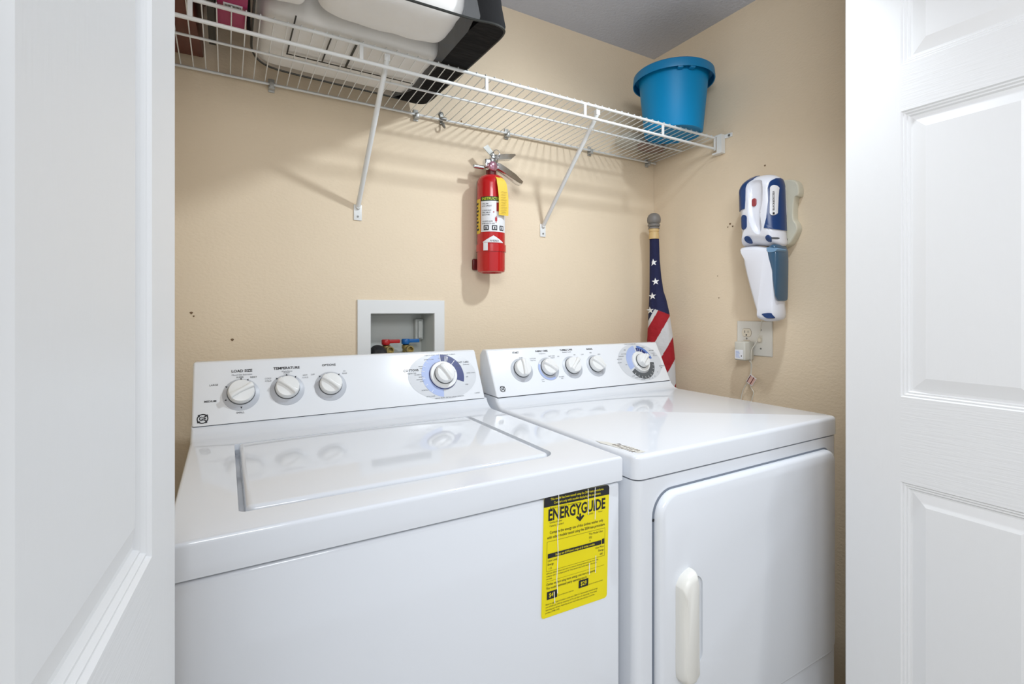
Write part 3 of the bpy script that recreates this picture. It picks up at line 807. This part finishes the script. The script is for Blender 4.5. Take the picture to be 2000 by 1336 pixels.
bm = B(); tube(bm, [(a, b, BGZ+.0016) for a, b in op], .0026, 8, closed=True); obj('piping', bm, M_folder, bag)
bm = B(); tube(bm, [(a, b, BGZ+HT) for a, b in lean(op, .02)], .0026, 8, closed=True); obj('piping', bm, M_folder, bag)
bm = B(); tube(bm, [(-1.470, -.205, BGZ+.004), (-1.472, -.205, BGZ+.16), (-1.468, -.205, BGZ+HT)], .004, 8); obj('piping', bm, M_folder, bag)
bm = B(); box(bm, -1.389, -1.386, -.335, -.155, BGZ-.0012, BGZ-.0002); box(bm, -1.389, -1.075, -.160, -.156, BGZ-.0012, BGZ-.0002); box(bm, -1.31, -1.307, -.30, -.16, BGZ-.0012, BGZ-.0002)
box(bm, -1.255, -1.25, -.30, -.16, BGZ-.0012, BGZ-.0002)
obj('label_pocket', bm, M_folder, bag, smooth=0)
bm = lump(-1.252, -.186, BGZ+.138, .196, .129, .1335, 16, .003, 9, 1, 56)
tag(obj('folded_comforter', bm, M_cloth), 'white folded comforter filling the back of the clear storage bag', 'comforter', None)
bm = lump(-1.410, -.411, BGZ+.122, .043, .080, .115, 5, .004, 12, 4, 34)
tag(obj('folded_blanket', bm, M_cloth), 'narrow off-white folded blanket at the front left of the clear storage bag', 'blanket', None)
bm = lump(-1.208, -.411, BGZ+.124, .150, .080, .118, 6, .005, 12, 7, 50)
tag(obj('pillow', bm, M_cloth), 'plump white pillow at the front of the clear storage bag, bulging over the shelf edge', 'pillow', None)

# --- brown box, dark folder, magenta box at the left end
Rz = Matrix.Translation((-1.64, -.17, 0)) @ Matrix.Rotation(radians(-3), 4, 'Z') @ Matrix.Translation((1.64, .17, 0))
wbx = thing('wooden_box', 'dark brown wooden box at the far left end of the wire shelf', 'box', (-1.64, -.17, 1.7935))
bm = rbox(-1.715, -1.568, -.30, -.030, 1.7935, 1.92, .003, 2, Rz); obj('box_body', bm, M_wood, wbx)
bm = rbox(-1.719, -1.564, -.304, -.026, 1.9205, 1.965, .003, 2, Rz); obj('box_lid', bm, M_wood, wbx)
bm = rbox(-1.548, -1.534, -.34, -.115, 1.7935, 2.02, .001, 1)
fo = obj('folder', bm, M_folder); tag(fo, 'thin black folder standing between the brown box and the magenta box', 'folder')
mg = thing('storage_box', 'magenta box with a white barcode label, on the shelf left of the clear storage bag', 'box', (-1.50, -.30, 1.7935))
bm = rbox(-1.530, -1.476, -.40, -.212, 1.7935, 2.03, .002, 2); obj('box_body', bm, M_magenta, mg)
Mb = frame((-1.519, -.285, 1.7935), (1, 0, 0), (0, -1, 0))
bm = B(); flat(bm, [(0, 0), (.034, 0), (.034, .030), (0, .030)], Mb, .0003, 0)
for i in range(12): flat(bm, [(.003+i*.0024, .010), (.003+i*.0024+.0012, .010), (.003+i*.0024+.0012, .024), (.003+i*.0024, .024)], Mb, .0006, 1)
for i in range(3): flat(bm, [(.003, .002+i*.0026), (.028, .002+i*.0026), (.028, .0032+i*.0026), (.003, .0032+i*.0026)], Mb, .0006, 1)
obj('barcode_label', bm, [M_label, M_black], mg, smooth=0)

# ================================================================== FIRE EXTINGUISHER
EX, EY, ER = -.7845, -.062, .0445
ext = thing('fire_extinguisher', 'red fire extinguisher with chrome handle and yellow tag hanging on the back wall', 'fire extinguisher', (EX, EY, 1.297))
ME = Matrix.Translation((EX, EY, 0))
bm = B(); lathe(bm, [(0, 1.303), (.030, 1.303), (.034, 1.297), (.0425, 1.300), (ER, 1.308), (ER, 1.575), (.0435, 1.588), (.038, 1.598), (.028, 1.604), (.0155, 1.607), (0, 1.607)], ME, 56)
obj('cylinder', bm, M_red, ext)
bm = B(); lathe(bm, [(0, 1.605), (.0165, 1.605), (.0165, 1.622), (.013, 1.624), (0, 1.624)], ME, 28); obj('neck', bm, M_darkred, ext)
bm = B(); lathe(bm, [(0, 1.622), (.0150, 1.622), (.0175, 1.627), (.0175, 1.640), (.014, 1.646), (.014, 1.656), (.010, 1.660), (0, 1.660)], ME, 28)
join(bm, rbox(EX-.026, EX+.014, EY-.011, EY+.011, 1.628, 1.656, .005, 3)); join(bm, rbox(EX-.004, EX+.022, EY-.009, EY+.009, 1.648, 1.672, .004, 3))
obj('valve_body', bm, M_chrome, ext)
bm = B(); lathe(bm, [(0, 0), (.0062, 0), (.0062, .033), (.0045, .033), (.0045, .028), (0, .028)], frame((EX-.028, EY, 1.6285), (0, 1, 0), (0, 0, 1)) @ Matrix.Rotation(radians(180), 4, 'Y'), 20)
nz = obj('nozzle', bm, M_chrome, ext)
bm = B(); lathe(bm, [(0, .010), (.0135, .010), (.0155, .014), (.0155, .019), (.013, .023), (.007, .025), (0, .0255)], frame((EX-.003, EY, 1.632), (1, 0, 0), (0, 0, 1)), 28)
obj('pressure_gauge', bm, M_pink, ext)
MEh = frame((0, EY, 0), (1, 0, 0), (0, 0, 1))
bm = B(); pillow(bm, [(-.770, 1.655), (-.716, 1.6655), (-.698, 1.681), (-.702, 1.687), (-.735, 1.682), (-.772, 1.674)], MEh, [(.002, -.009), (0, -.006), (0, .008), (.002, .011)])
obj('carry_handle', bm, M_chrome, ext)
bm = B(); pillow(bm, [(-.768, 1.627), (-.757, 1.623), (-.720, 1.606), (-.6905, 1.592), (-.677, 1.5895), (-.672, 1.600), (-.700, 1.621), (-.735, 1.638), (-.757, 1.647), (-.768, 1.647)], MEh, [(.002, -.011), (0, -.008), (0, .011), (.002, .014)])
obj('squeeze_lever', bm, M_chrome, ext)
bm = B(); pillow(bm, [(-.8130, 1.692), (-.7967, 1.703), (-.770, 1.675), (-.779, 1.662)], MEh, [(0, -.001), (0, .001)]); obj('hang_strap', bm, M_dullmetal, ext, smooth=20)
bm = B(); tube(bm, [(EX+.013+.012*cos(t), EY-.013, 1.673+.014*sin(t)) for t in [k*pi/9 for k in range(18)]], .0013, 6, closed=True)
tube(bm, [(EX+.010, EY-.020, 1.662), (EX+.010, EY+.016, 1.662)], .0018, 8); obj('pull_pin', bm, M_chrome, ext)
bm = B()   # yellow inspection tag, curled strip
cl = smoothpts([(-.7875, -.086, 1.604), (-.776, -.112, 1.585), (-.770, -.1175, 1.545), (-.768, -.118, 1.510), (-.768, -.117, 1.473)], 6)
wd = [.006+.0115*min(1, i/8) for i in range(len(cl))]
prev = None
for p, hw in zip(cl, wd):
    q = [bm.verts.new((p.x-hw, p.y+.002, p.z)), bm.verts.new((p.x+hw, p.y+.004, p.z)), bm.verts.new((p.x+hw, p.y+.0048, p.z)), bm.verts.new((p.x-hw, p.y+.0028, p.z))]
    if prev:
        for k in range(4): bm.faces.new((prev[k], prev[(k+1) % 4], q[(k+1) % 4], q[k]))
    else: bm.faces.new(q)
    prev = q
bm.faces.new(prev); tgo = obj('inspection_tag', bm, M_tagy, ext)
bm = B()
Mt = frame((-.768, -.1163, 1.51), (1, 0, 0), (0, 0, 1))
for i in range(9): flat(bm, [(-.010, .035-.008*i), (.010-.002*(i % 3), .035-.008*i), (.010-.002*(i % 3), .034-.008*i), (-.010, .034-.008*i)], Mt, .0022)
obj('tag_print', bm, mat('tag_ink', (150, 120, 40), .6), tgo, smooth=0)
# wrapped labels
AC = radians(-118)
def cyl(bm, a0, a1, z0, z1, r, mi=0, n=24):
    prev = None
    for k in range(n+1):
        a = AC+radians(a0+(a1-a0)*k/n)
        p = [bm.verts.new((EX+r*cos(a), EY+r*sin(a), z)) for z in (z0, z1)]
        if prev: bm.faces.new((prev[0], p[0], p[1], prev[1])).material_index = mi
        prev = p
def cf(r, a_c, zc):   # text mapper
    return lambda p: Vector((EX+r*cos(AC+a_c+p.x/ER), EY+r*sin(AC+a_c+p.x/ER), zc+p.y))
bm = B()
cyl(bm, -44, 78, 1.422, 1.531, ER+.0004, 0); cyl(bm, -44, 78, 1.517, 1.531, ER+.0007, 1)
cyl(bm, -88, -48, 1.418, 1.526, ER+.0004, 2)
lab = obj('instruction_label', bm, [M_label, M_dgreen, M_tagy], ext, smooth=0)
bm = B(); R_ = ER+.0011
text(bm, 'INSTRUCTIONS', .0115, None, 0, 'LEFT', .02, .9, 1, cf(R_, radians(-38), 1.5237))
for i, s in enumerate(('1 PULL PIN', 'HOLD UPRIGHT', '', '2 STAND BACK', '8 FEET AIM AT', 'BASE OF FIRE', '', '', '3 SQUEEZE LEVER', 'SWEEP SIDE TO SIDE')):
    if s: text(bm, s, .0052, None, 0, 'LEFT', .008, .85, 0, cf(R_, radians(-38), 1.508-.0068*i))
for a0 in (-30, 4, 36):
    cyl(bm, a0, a0+21, 1.4265, 1.4415, R_, 0, 6); cyl(bm, a0+4, a0+17, 1.4295, 1.4385, R_+.0003, 3, 6); cyl(bm, a0+8, a0+13, 1.4300, 1.4370, R_+.0006, 0, 4)
cyl(bm, 16, 25, 1.455, 1.466, R_, 2, 4); cyl(bm, 19, 22, 1.450, 1.470, R_, 2, 3); cyl(bm, 8, 13, 1.481, 1.484, R_, 2, 3); cyl(bm, 22, 40, 1.485, 1.512, R_, 2, 5)
for i in range(8): cyl(bm, -82, -56 - (i*7 % 11), 1.428+i*.0115, 1.434+i*.0115, R_, 4, 5)
# emblem below
def em(a0, z): return Vector((EX+R_*cos(AC+radians(a0)), EY+R_*sin(AC+radians(a0)), z))
def roof(a): return 1.3905 + .0195*(1-abs(a-10)/44)
for k in range(22):
    a0 = -34+4*k; a1 = a0+4
    f = bm.faces.new([bm.verts.new(em(a_, z_)) for a_, z_ in ((a0, 1.3885), (a1, 1.3885), (a1, roof(a1)), (a0, roof(a0)))]); f.material_index = 3
text(bm, 'AMEREX', .0080, None, 0, 'CENTER', 0, .95, 0, lambda p: Vector((EX+(R_+.0006)*cos(AC+radians(14)+p.x/ER), EY+(R_+.0006)*sin(AC+radians(14)+p.x/ER), 1.3935+p.y)))
obj('label_print', bm, [M_black, M_lime, mat('print_red', (176, 40, 50), .5), M_label, M_black], lab, smooth=0)
# strap and wall hook
bm = B()
n_ = 48
prof = [(ER+.0006, 1.362), (ER+.0030, 1.362), (ER+.0030, 1.384), (ER+.0006, 1.384)]
lathe(bm, prof+[prof[0]], ME, n_); st = obj('strap', bm, M_red, ext)
bm = B(); cyl(bm, -30, -12, 1.3635, 1.3875, ER+.0034); obj('strap_tab', bm, M_label, st, smooth=0)
bm = rbox(EX-.022, EX+.022, -.0155, -.0008, 1.34, 1.60, .003, 2); join(bm, rbox(EX-.040, EX+.030, -.013, -.001, 1.308, 1.345, .005, 2))
obj('wall_bracket', bm, M_darkred, ext)

# ================================================================== WASHER SUPPLY BOX
ob_ = thing('supply_box', 'white recessed plumbing box in the back wall above the washing machine', 'outlet box', (-1.0515, 0, 1.015))
bm = B()
OX0, OX1, OZ0, OZ1 = -1.188, -.9195, .985, 1.209; IX0, IX1, IZ0, IZ1 = -1.1495, -.9535, 1.0235, 1.1685
rings = [((OX0, OX1, OZ0, OZ1), -.0002), ((OX0, OX1, OZ0, OZ1), -.0045), ((OX0+.0015, OX1-.0015, OZ0+.0015, OZ1-.0015), -.006), ((IX0-.001, IX1+.001, IZ0-.001, IZ1+.001), -.006), ((IX0, IX1, IZ0, IZ1), -.005), ((IX0, IX1, IZ0, IZ1), .004)]
prev = None
for (a, b, c_, d), y in rings:
    R = [bm.verts.new((px, y, pz)) for px, pz in ((a, c_), (b, c_), (b, d), (a, d))]
    if prev:
        for k in range(4): bm.faces.new((prev[k], prev[(k+1) % 4], R[(k+1) % 4], R[k]))
    prev = R
obj('face_frame', bm, M_box, ob_, smooth=20)
bm = B()
R0 = [(-1.1495, 1.0235), (-.9535, 1.0235), (-.9535, 1.1685), (-1.1495, 1.1685)]; R1 = [(-1.144, 1.029), (-.965, 1.029), (-.965, 1.163), (-1.144, 1.163)]
A = [bm.verts.new((a, .004, b)) for a, b in R0]; Q = [bm.verts.new((a, .083, b)) for a, b in R1]
for k in range(4): bm.faces.new((A[k], A[(k+1) % 4], Q[(k+1) % 4], Q[k]))
bm.faces.new(Q)
join(bm, rbox(-.992, -.966, .060, .0825, 1.085, 1.150, .002, 2)); join(bm, rbox(-.985, -.972, .050, .062, 1.09, 1.145, .002, 2))
obj('recess', bm, M_boxin, ob_, smooth=20)
def valve(xc, name, label, m):
    t = thing(name, label, 'valve', (xc, .045, 1.03), 'water valves in the plumbing box')
    bm = B(); Mv = Matrix.Translation((xc, .045, 0)); lathe(bm, [(0, 1.031), (.011, 1.031), (.011, 1.058), (.013, 1.060), (.013, 1.070), (.008, 1.073), (0, 1.073)], Mv, 20)
    lathe(bm, [(.006, 0), (.011, 0), (.0115, .020), (.0085, .020), (.008, .004), (0, .004)], frame((xc+.004, .034, 1.058), (1, 0, 0), (0, 0, 1)), 24)
    obj('valve_body', bm, M_brass, t)
    bm = B(); lathe(bm, [(0, 1.0735), (.0115, 1.0735), (.0125, 1.076), (.0125, 1.087), (.0105, 1.0895), (0, 1.0895)], Matrix.Translation((xc-.003, .040, 0)), 24)
    join(bm, rbox(xc+.004, xc+.040, .033, .047, 1.0775, 1.0885, .002, 2)); obj('lever_handle', bm, m, t)
valve(-1.090, 'water_valve', 'brass hot water valve with a red lever inside the white plumbing box', M_vred)
valve(-1.028, 'water_valve', 'brass cold water valve with a blue lever inside the white plumbing box', M_vblue)
dh = thing('drain_hose', 'black ribbed drain hose bent over at the left of the white plumbing box', 'hose', (-1.1245, .02, 1.03))
bm = B(); pts = smoothpts([(-1.1235, .050, 1.036), (-1.1235, .047, 1.046), (-1.1235, .034, 1.0550), (-1.1235, .006, 1.0565), (-1.1235, -.020, 1.046), (-1.1235, -.036, 1.018), (-1.1235, -.040, .97), (-1.1235, -.042, .86)], 8)
tube(bm, pts, [.0185 if i % 2 else .0175 for i in range(len(pts))], 20); obj('hose', bm, M_blackr, dh)

# ================================================================== FLAG ON A POLE
UE = Vector((.692, -.722, 0))
P0 = Vector((-.0850, -.0900, 0))
flag = thing('flag', 'furled red, white and blue flag on a pole leaning in the corner behind the dryer', 'flag', (-.085, -.11, 0))
Lp = [(-.0256+.003, 1.4544), (-.0225, 1.40), (-.0230, 1.2475), (-.0256, 1.19), (-.0283, 1.135), (-.0320, 1.05), (-.034, .95), (-.034, .85), (-.030, .70), (-.024, .55)]
Rp = [(.0125, 1.4551), (.0148, 1.37), (.0215, 1.30), (.0290, 1.25), (.0390, 1.219), (.0500, 1.169), (.0627, 1.08), (.0700, .997), (.0740, .903), (.070, .80), (.060, .68), (.04, .55)]
def ip(T_, z):
    for (a, z0), (b, z1) in zip(T_[:-1], T_[1:]):
        if z1 <= z <= z0: return a+(b-a)*(z0-z)/(z0-z1)
    return T_[0][0] if z > T_[0][1] else T_[-1][0]
bm = B()
V_ = Vector((.722, .692, 0)); seg = 176; zs = [1.4544-.0025*i for i in range(363)]; prev = None
def s_field(e, z): return z - 1.1408 - (e+.0256)*(.0421/.0216) if e < -.004 else z - 1.1829 + (e+.004)*(.0223/.0561)
for zi, z in enumerate(zs):
    l, r = ip(Lp, z), ip(Rp, z); c_ = (l+r)/2; hw = (r-l)/2; dep = min(hw*.85, .036)
    ring = []
    for k in range(seg):
        a = 2*pi*k/seg
        fold = 1 + .05*sin(3*a + z*9) + .035*sin(7*a - z*5)
        if abs(cos(a)) > .93: fold = 1
        e = c_ + hw*cos(a); q = P0 + UE*e + V_*(dep*sin(a)*fold - .01) + Vector((0, 0, z))
        ring.append((bm.verts.new(q), e, a))
    if prev:
        for k in range(seg):
            k2 = (k+1) % seg
            f = bm.faces.new((prev[k][0], prev[k2][0], ring[k2][0], ring[k][0]))
            e = (prev[k][1]+prev[k2][1])/2; zz = z+.00125
            if s_field(e, zz) > 0: f.material_index = 0
            else:
                # stripes run up to the right
                u = (zz - 1.0568) - (e + .004)*1.80
                idx = math.floor((u)/.098)
                f.material_index = 1 if idx % 2 == 0 else 2
    else: bm.faces.new([v[0] for v in ring])
    prev = ring
bm.faces.new([v[0] for v in prev])
fc = obj('furled_cloth', bm, [M_fnavy, M_fred, M_fwhite], flag, smooth=60)
for e, z in ((-.0083, 1.3595), (-.0007, 1.2865), (-.0120, 1.2317), (-.0205, 1.1773)):
    l, r = ip(Lp, z), ip(Rp, z); c_ = (l+r)/2; hw = (r-l)/2; dep = min(hw*.85, .036)
    bm = B()
    pts = []
    for k in range(10):
        a = radians(90+36*k+6); rr = .0145 if k % 2 == 0 else .0057
        pts.append((rr*cos(a), rr*sin(a)))
    def surf(a_, b_):
        x_ = max(-.99, min(.99, (e+a_-c_)/hw)); ss = -math.sqrt(1-x_*x_)
        return P0 + UE*(e+a_) + V_*(dep*ss*1.09 - .0108) + Vector((0, 0, z+b_))
    cv = bm.verts.new(surf(0, 0)); vs = [bm.verts.new(surf(a_, b_)) for a_, b_ in pts]
    for k in range(10): bm.faces.new((cv, vs[k], vs[(k+1) % 10]))
    obj('star', bm, M_white, fc, smooth=0)
ax = P0 + UE*(-.0065) + V_*(-.01)
Mp = Matrix.Translation((ax.x, ax.y, 0))
bm = B(); lathe(bm, [(0, 1.450), (.019, 1.450), (.0185, 1.472), (.017, 1.474), (.017, 1.477), (.019, 1.479), (.0185, 1.4895), (0, 1.4895)], Mp, 32); obj('ferrule', bm, M_ferrule, flag)
bm = B(); lathe(bm, [(0, 1.4892), (.021, 1.4892), (.021, 1.493), (.018, 1.496), (.0225, 1.499), (.0235, 1.505), (.019, 1.509), (.024, 1.513), (.0258, 1.522), (.0245, 1.533), (.020, 1.542), (.012, 1.548), (0, 1.550)], Mp, 36); obj('finial', bm, M_finial, flag)
bm = B(); lathe(bm, [(0, 0), (.012, 0), (.012, 1.452), (0, 1.452)], Mp, 20); obj('pole', bm, M_ferrule, flag)

# ================================================================== HAND VACUUM ON THE RIGHT WALL
def vy(y): return .514 + (y-.514)*.83
def s2(l, sub=5, sq=True): return [(vy(-p.x) if sq else -p.x, p.y) for p in smoothpts([(a, b, 0) for a, b in l], sub, True)]
def RX(x): return -x     # height above the right wall
vac = thing('handheld_vacuum', 'white and blue handheld vacuum cleaner hanging in a wall cradle on the right wall', 'vacuum cleaner', (-.05, -.52, 1.14))
body = s2([(-.4311, 1.5013), (-.4302, 1.5554), (-.4400, 1.5773), (-.4617, 1.5922), (-.4997, 1.5990), (-.5440, 1.5954), (-.5749, 1.5833), (-.5880, 1.5601), (-.5917, 1.5045), (-.5955, 1.4238), (-.5980, 1.3943), (-.5975, 1.3762), (-.5824, 1.3690), (-.5401, 1.3746), (-.4956, 1.3811), (-.4465, 1.3799), (-.4400, 1.4144), (-.4333, 1.4750)])
BR = [(.024, .030), (.010, .036), (.002, .050), (0, .066), (.004, .081), (.011, .0935), (.019, .1025), (.027, .108), (.033, .110)]
def shell(t): 
    b_ = B(); pillow(b_, body, MR, [(d-t, h+(t if i > 3 else (-t if i < 2 else 0))) for i, (d, h) in enumerate(BR)], radial=True); return b_
bm = shell(0)
# concave hand opening
vb = obj('motor_housing', bm, M_vacw, vac)
c = B(); pillow(c, s2([(-.488, 1.570), (-.484, 1.548), (-.4855, 1.52), (-.4860, 1.495), (-.493, 1.455), (-.512, 1.42), (-.535, 1.41), (-.545, 1.43), (-.540, 1.47), (-.548, 1.51), (-.548, 1.56), (-.535, 1.580), (-.505, 1.582)]), MR, [(.013, .096), (.007, .099), (.001, .106), (0, .13)], radial=True)
cut(vb, c)
noz = s2([(-.4465, 1.3779), (-.4956, 1.3791), (-.5401, 1.3725), (-.5945, 1.3619), (-.5929, 1.3221), (-.5906, 1.2201), (-.5929, 1.1600), (-.5786, 1.1476), (-.5479, 1.1444), (-.5231, 1.1500), (-.5141, 1.1640), (-.4746, 1.2735), (-.4531, 1.3496)])
bm = B(); pillow(bm, noz, MR, [(.018, .034), (.006, .042), (0, .060), (0, .082), (.004, .096), (.010, .103), (.014, .105)], radial=True); obj('nozzle_housing', bm, M_vacw, vac)
bm = B(); pillow(bm, s2([(-.5610, 1.3693), (-.5975, 1.3620), (-.5965, 1.2160), (-.5900, 1.2272), (-.5800, 1.2752), (-.5700, 1.3275)], 4), MR, [(.002, .045), (0, .055), (0, .092), (.002, .100), (.005, .1045), (.007, .1055)], radial=True); bw = obj('dust_bowl', bm, M_bowl, vac)
bm = B(); pillow(bm, s2([(-.5610, 1.3690), (-.5980, 1.3622), (-.5980, 1.354), (-.585, 1.350), (-.5645, 1.352)], 3), MR, [(0, .06), (0, .1000), (.002, .1068)]); obj('bowl_rim', bm, M_bowlt, bw)
g_ = obj('hand_grip', shell(.0022), M_vacb, vac)
c = B(); gp = [(.42, 1.4969), (.42, 1.62), (.5020, 1.62), (.5040, 1.5890), (.5030, 1.5840), (.4960, 1.5815), (.4900, 1.5740), (.4865, 1.5580), (.4855, 1.5225), (.4835, 1.4955), (.4600, 1.4945)]
prism(c, gp, MR, .055, .14); cut(g_, c, 'INTERSECT')
bp_ = obj('side_panel', shell(.0020), M_vacb, vac)
c = B(); pp_ = [(.5475, 1.4270), (.5545, 1.4574), (.5580, 1.5083), (.5575, 1.5455), (.5610, 1.5660), (.5680, 1.5760), (.5760, 1.5790), (.64, 1.5790), (.64, 1.4180), (.5838, 1.4180)]
prism(c, pp_, MR, .040, .14); cut(bp_, c, 'INTERSECT')
bd = obj('badge', shell(.0034), M_label, bp_)
c = B(); prism(c, [(.5695+.0066*cos(t)*1.0, 1.508 + (.036 if sin(t) > 0 else -.036) + .0095*sin(t)) for t in [pi*(k+.5)/12 for k in range(24)]], MR, .04, .14); cut(bd, c, 'INTERSECT')
n_a, n_h = .85, .53
Mtx = MR @ Matrix(((0, -n_h, n_a, .5712), (1, 0, 0, 1.506), (0, n_a, n_h, .1003), (0, 0, 0, 1)))
bm = B(); text(bm, 'BLACK&DECKER', .0085, Mtx, .0006, 'CENTER', .01, .92, 0); flat(bm, [(-.041, -.003), (-.035, -.003), (-.035, .003), (-.041, .003)], Mtx, .0006)
obj('badge_lettering', bm, M_black, bd, smooth=0)
o_ = obj('power_switch', shell(.0024), M_vacb, vac); c = B(); prism(c, rrect(.4695, .4905, 1.4310, 1.4770, .0104, 6), MR, .04, .14); cut(o_, c, 'INTERSECT')
o_ = obj('release_button', shell(.0024), M_vacb, vac); c = B(); prism(c, circle(.4905, 1.3985, .0098, 24, .0112), MR, .04, .14); cut(o_, c, 'INTERSECT')
o_ = obj('bowl_latch', shell(.0024), M_vacb, vac); c = B(); prism(c, circle(.5600, 1.3935, .0088, 24, .0104), MR, .04, .14); cut(o_, c, 'INTERSECT')
o_ = obj('latch_slot', shell(.0010), M_dgrey, vac); c = B(); prism(c, rrect(.5640, .5790, 1.3905, 1.3965, .0025, 4), MR, .04, .14); cut(o_, c, 'INTERSECT')
bm = B(); Mx = MR @ Matrix.Translation((vy(.5050), 1.5130, 0)); pillow(bm, rrect(-.0075, .0075, -.0125, .0125, .007, 6), Mx, [(0, .080), (0, .0985), (.001, .0995)]); obj('indicator_window', bm, M_redwin, vac)
bm = B(); pillow(bm, s2([(-.5417, 1.1681), (-.5756, 1.1709), (-.5831, 1.1637), (-.5858, 1.1548), (-.5661, 1.1534), (-.5525, 1.1570)], 3), MR, [(0, .095), (0, .1045), (.002, .1075)]); obj('nozzle_tip_patch', bm, M_vacb, vac)
cr_ = s2([(-.500, 1.585), (-.5550, 1.5800), (-.5849, 1.5748), (-.6017, 1.5562), (-.6030, 1.5243), (-.5904, 1.5171), (-.5866, 1.4599), (-.5959, 1.4399), (-.5988, 1.4210), (-.5856, 1.3945), (-.5647, 1.3751), (-.500, 1.380)], 4, False)
bm = B(); pillow(bm, cr_, MR, [(0, .0006), (0, .022), (.001, .025), (.003, .0268)])
tag(obj('wall_cradle', bm, M_cradle), 'ivory plastic wall cradle behind the handheld vacuum on the right wall', 'holder')

# ================================================================== OUTLET PLATE, ADAPTER, CORD
pl = thing('outlet_plate', 'white two-gang wall plate with outlet and light switch on the right wall', 'outlet', (-.003, -.444, 1.03))
bm = B(); pillow(bm, rrect(.382, .507, 1.0285, 1.1425, .003, 3), MR, [(0, .0002), (0, .0035), (.002, .0055)]); obj('cover_plate', bm, M_plateiv, pl, smooth=30)
for zc in (1.1035, 1.0640):
    bm = B(); o_ = [(a, b) for a, b in circle(.4185, zc, .0172, 40)]; o_ = [(a, max(zc-.0135, min(zc+.0135, b))) for a, b in o_]
    flat(bm, inset_poly(o_, -.0008), MR, .0057, 1); pillow(bm, o_, MR, [(0, .005), (0, .0068), (.0006, .0072)]); r_ = obj('receptacle', bm, [M_ivory, M_hole], pl, smooth=30)
    bm = B()
    for a, hh in ((-.006, .0042), (.0062, .0036)): flat(bm, [(.4185+a-.0009, zc+.003-hh), (.4185+a+.0009, zc+.003-hh), (.4185+a+.0009, zc+.003+hh), (.4185+a-.0009, zc+.003+hh)], MR, .0075)
    flat(bm, circle(.4185, zc-.0078, .0026, 14), MR, .0075); obj('slots', bm, M_black, r_, smooth=0)
bm = B(); pillow(bm, rrect(.4630, .4745, 1.0705, 1.0965, .001, 2), MR, [(0, .0052), (0, .0060)]); sw = obj('switch_frame', bm, M_cord, pl)
bm = rbox(-.017, -.005, -.4725, -.4650, 1.075, 1.088, .002, 2, Matrix.Identity(4)); obj('toggle', bm, M_ivory, sw)
for a, b in ((.4185, 1.0838), (.4687, 1.1140), (.4687, 1.0530)):
    bm = B(); lathe(bm, [(0, .0055), (.0030, .0055), (.0025, .0068), (0, .007)], MR @ Matrix.Translation((a, b, 0)), 14); obj('screw', bm, M_dullmetal, pl)
ad = thing('power_adapter', 'grey plug-in power adapter in the lower socket of the wall plate', 'adapter', (-.035, -.43, 1.014))
bm = rbox(-.058, -.0085, -.4480, -.4085, 1.0140, 1.0755, .005, 3); obj('adapter_body', bm, M_adapter, ad)
bm = B(); Ma = frame((-.058, -.4120, 1.019), (0, -1, 0), (0, 0, 1)); flat(bm, rrect(0, .030, 0, .030, .001, 2), Ma, .0005, 0)
for i in range(6): flat(bm, [(.003, .004+i*.004), (.019-(i % 3)*.002, .004+i*.004), (.019-(i % 3)*.002, .006+i*.004), (.003, .006+i*.004)], Ma, .0009, 1)
flat(bm, rrect(.019, .027, .018, .026, .003, 4), Ma, .0008, 0); flat(bm, circle(.024, .010, .002, 12), Ma, .0009, 2)
obj('adapter_label', bm, [M_label, M_lblue, M_black], ad, smooth=0)
bm = B()
tube(bm, smoothpts([(-.050, -.505, 1.180), (-.030, -.489, 1.150), (-.022, -.480, 1.125), (-.022, -.4720, 1.095), (-.026, -.4640, 1.070), (-.034, -.4560, 1.050), (-.030, -.4510, 1.020), (-.020, -.4440, .995), (-.016, -.4400, .970), (-.015, -.4280, .940), (-.014, -.4120, .912), (-.016, -.4050, .880), (-.018, -.409, .85), (-.02, -.425, .80), (-.02, -.45, .78), (-.02, -.462, .82), (-.018, -.4460, .865), (-.016, -.4450, .887), (-.015, -.4500, .908), (-.015, -.4380, .930), (-.016, -.4420, .968), (-.022, -.4480, 1.000), (-.030, -.444, 1.013)], 6), .00155, 8)
cb = obj('cable', bm, M_cord, ad)
bm = B(); Mtg = frame((-.0185, -.4265, .9475), (.0, -.0220, -.0129), (0, -.0167, .0270)) 
Mtg = frame((-.0195, -.4445, .9480), (0, -.86, -.51), (0, .51*-1, .86))
prism(bm, [(-.0125, -.0155), (.0125, -.0155), (.0125, .0155), (-.0125, .0155)], Mtg, -.0004, .0004, 0)
prism(bm, [(-.0080, -.0130), (.0115, -.0130), (.0115, .0130), (-.0080, .0130)], Mtg, .0006, .0008, 1)
for a in (-.0095, .0035): prism(bm, [(a-.0013, -.0145), (a+.0013, -.0145), (a+.0013, .0145), (a-.0013, .0145)], Mtg, .0009, .0011, 2)
obj('warning_tag', bm, [M_label, M_tagp, M_darkred], cb, smooth=0)

# ================================================================== CEILING SPOT (out of frame, the closet's lamp)
cs = thing('ceiling_light', 'small white ceiling spotlight above the closet opening', 'ceiling light', (LAMP.x, LAMP.y, CZ))
bm = B(); lathe(bm, [(0, CZ-.0002), (.060, CZ-.0002), (.060, CZ-.012), (.046, CZ-.018), (.044, CZ-.055), (.038, CZ-.055), (.038, CZ-.022), (0, CZ-.022)], Matrix.Translation((LAMP.x, LAMP.y, 0)), 32)
obj('lamp_housing', bm, M_box, cs)
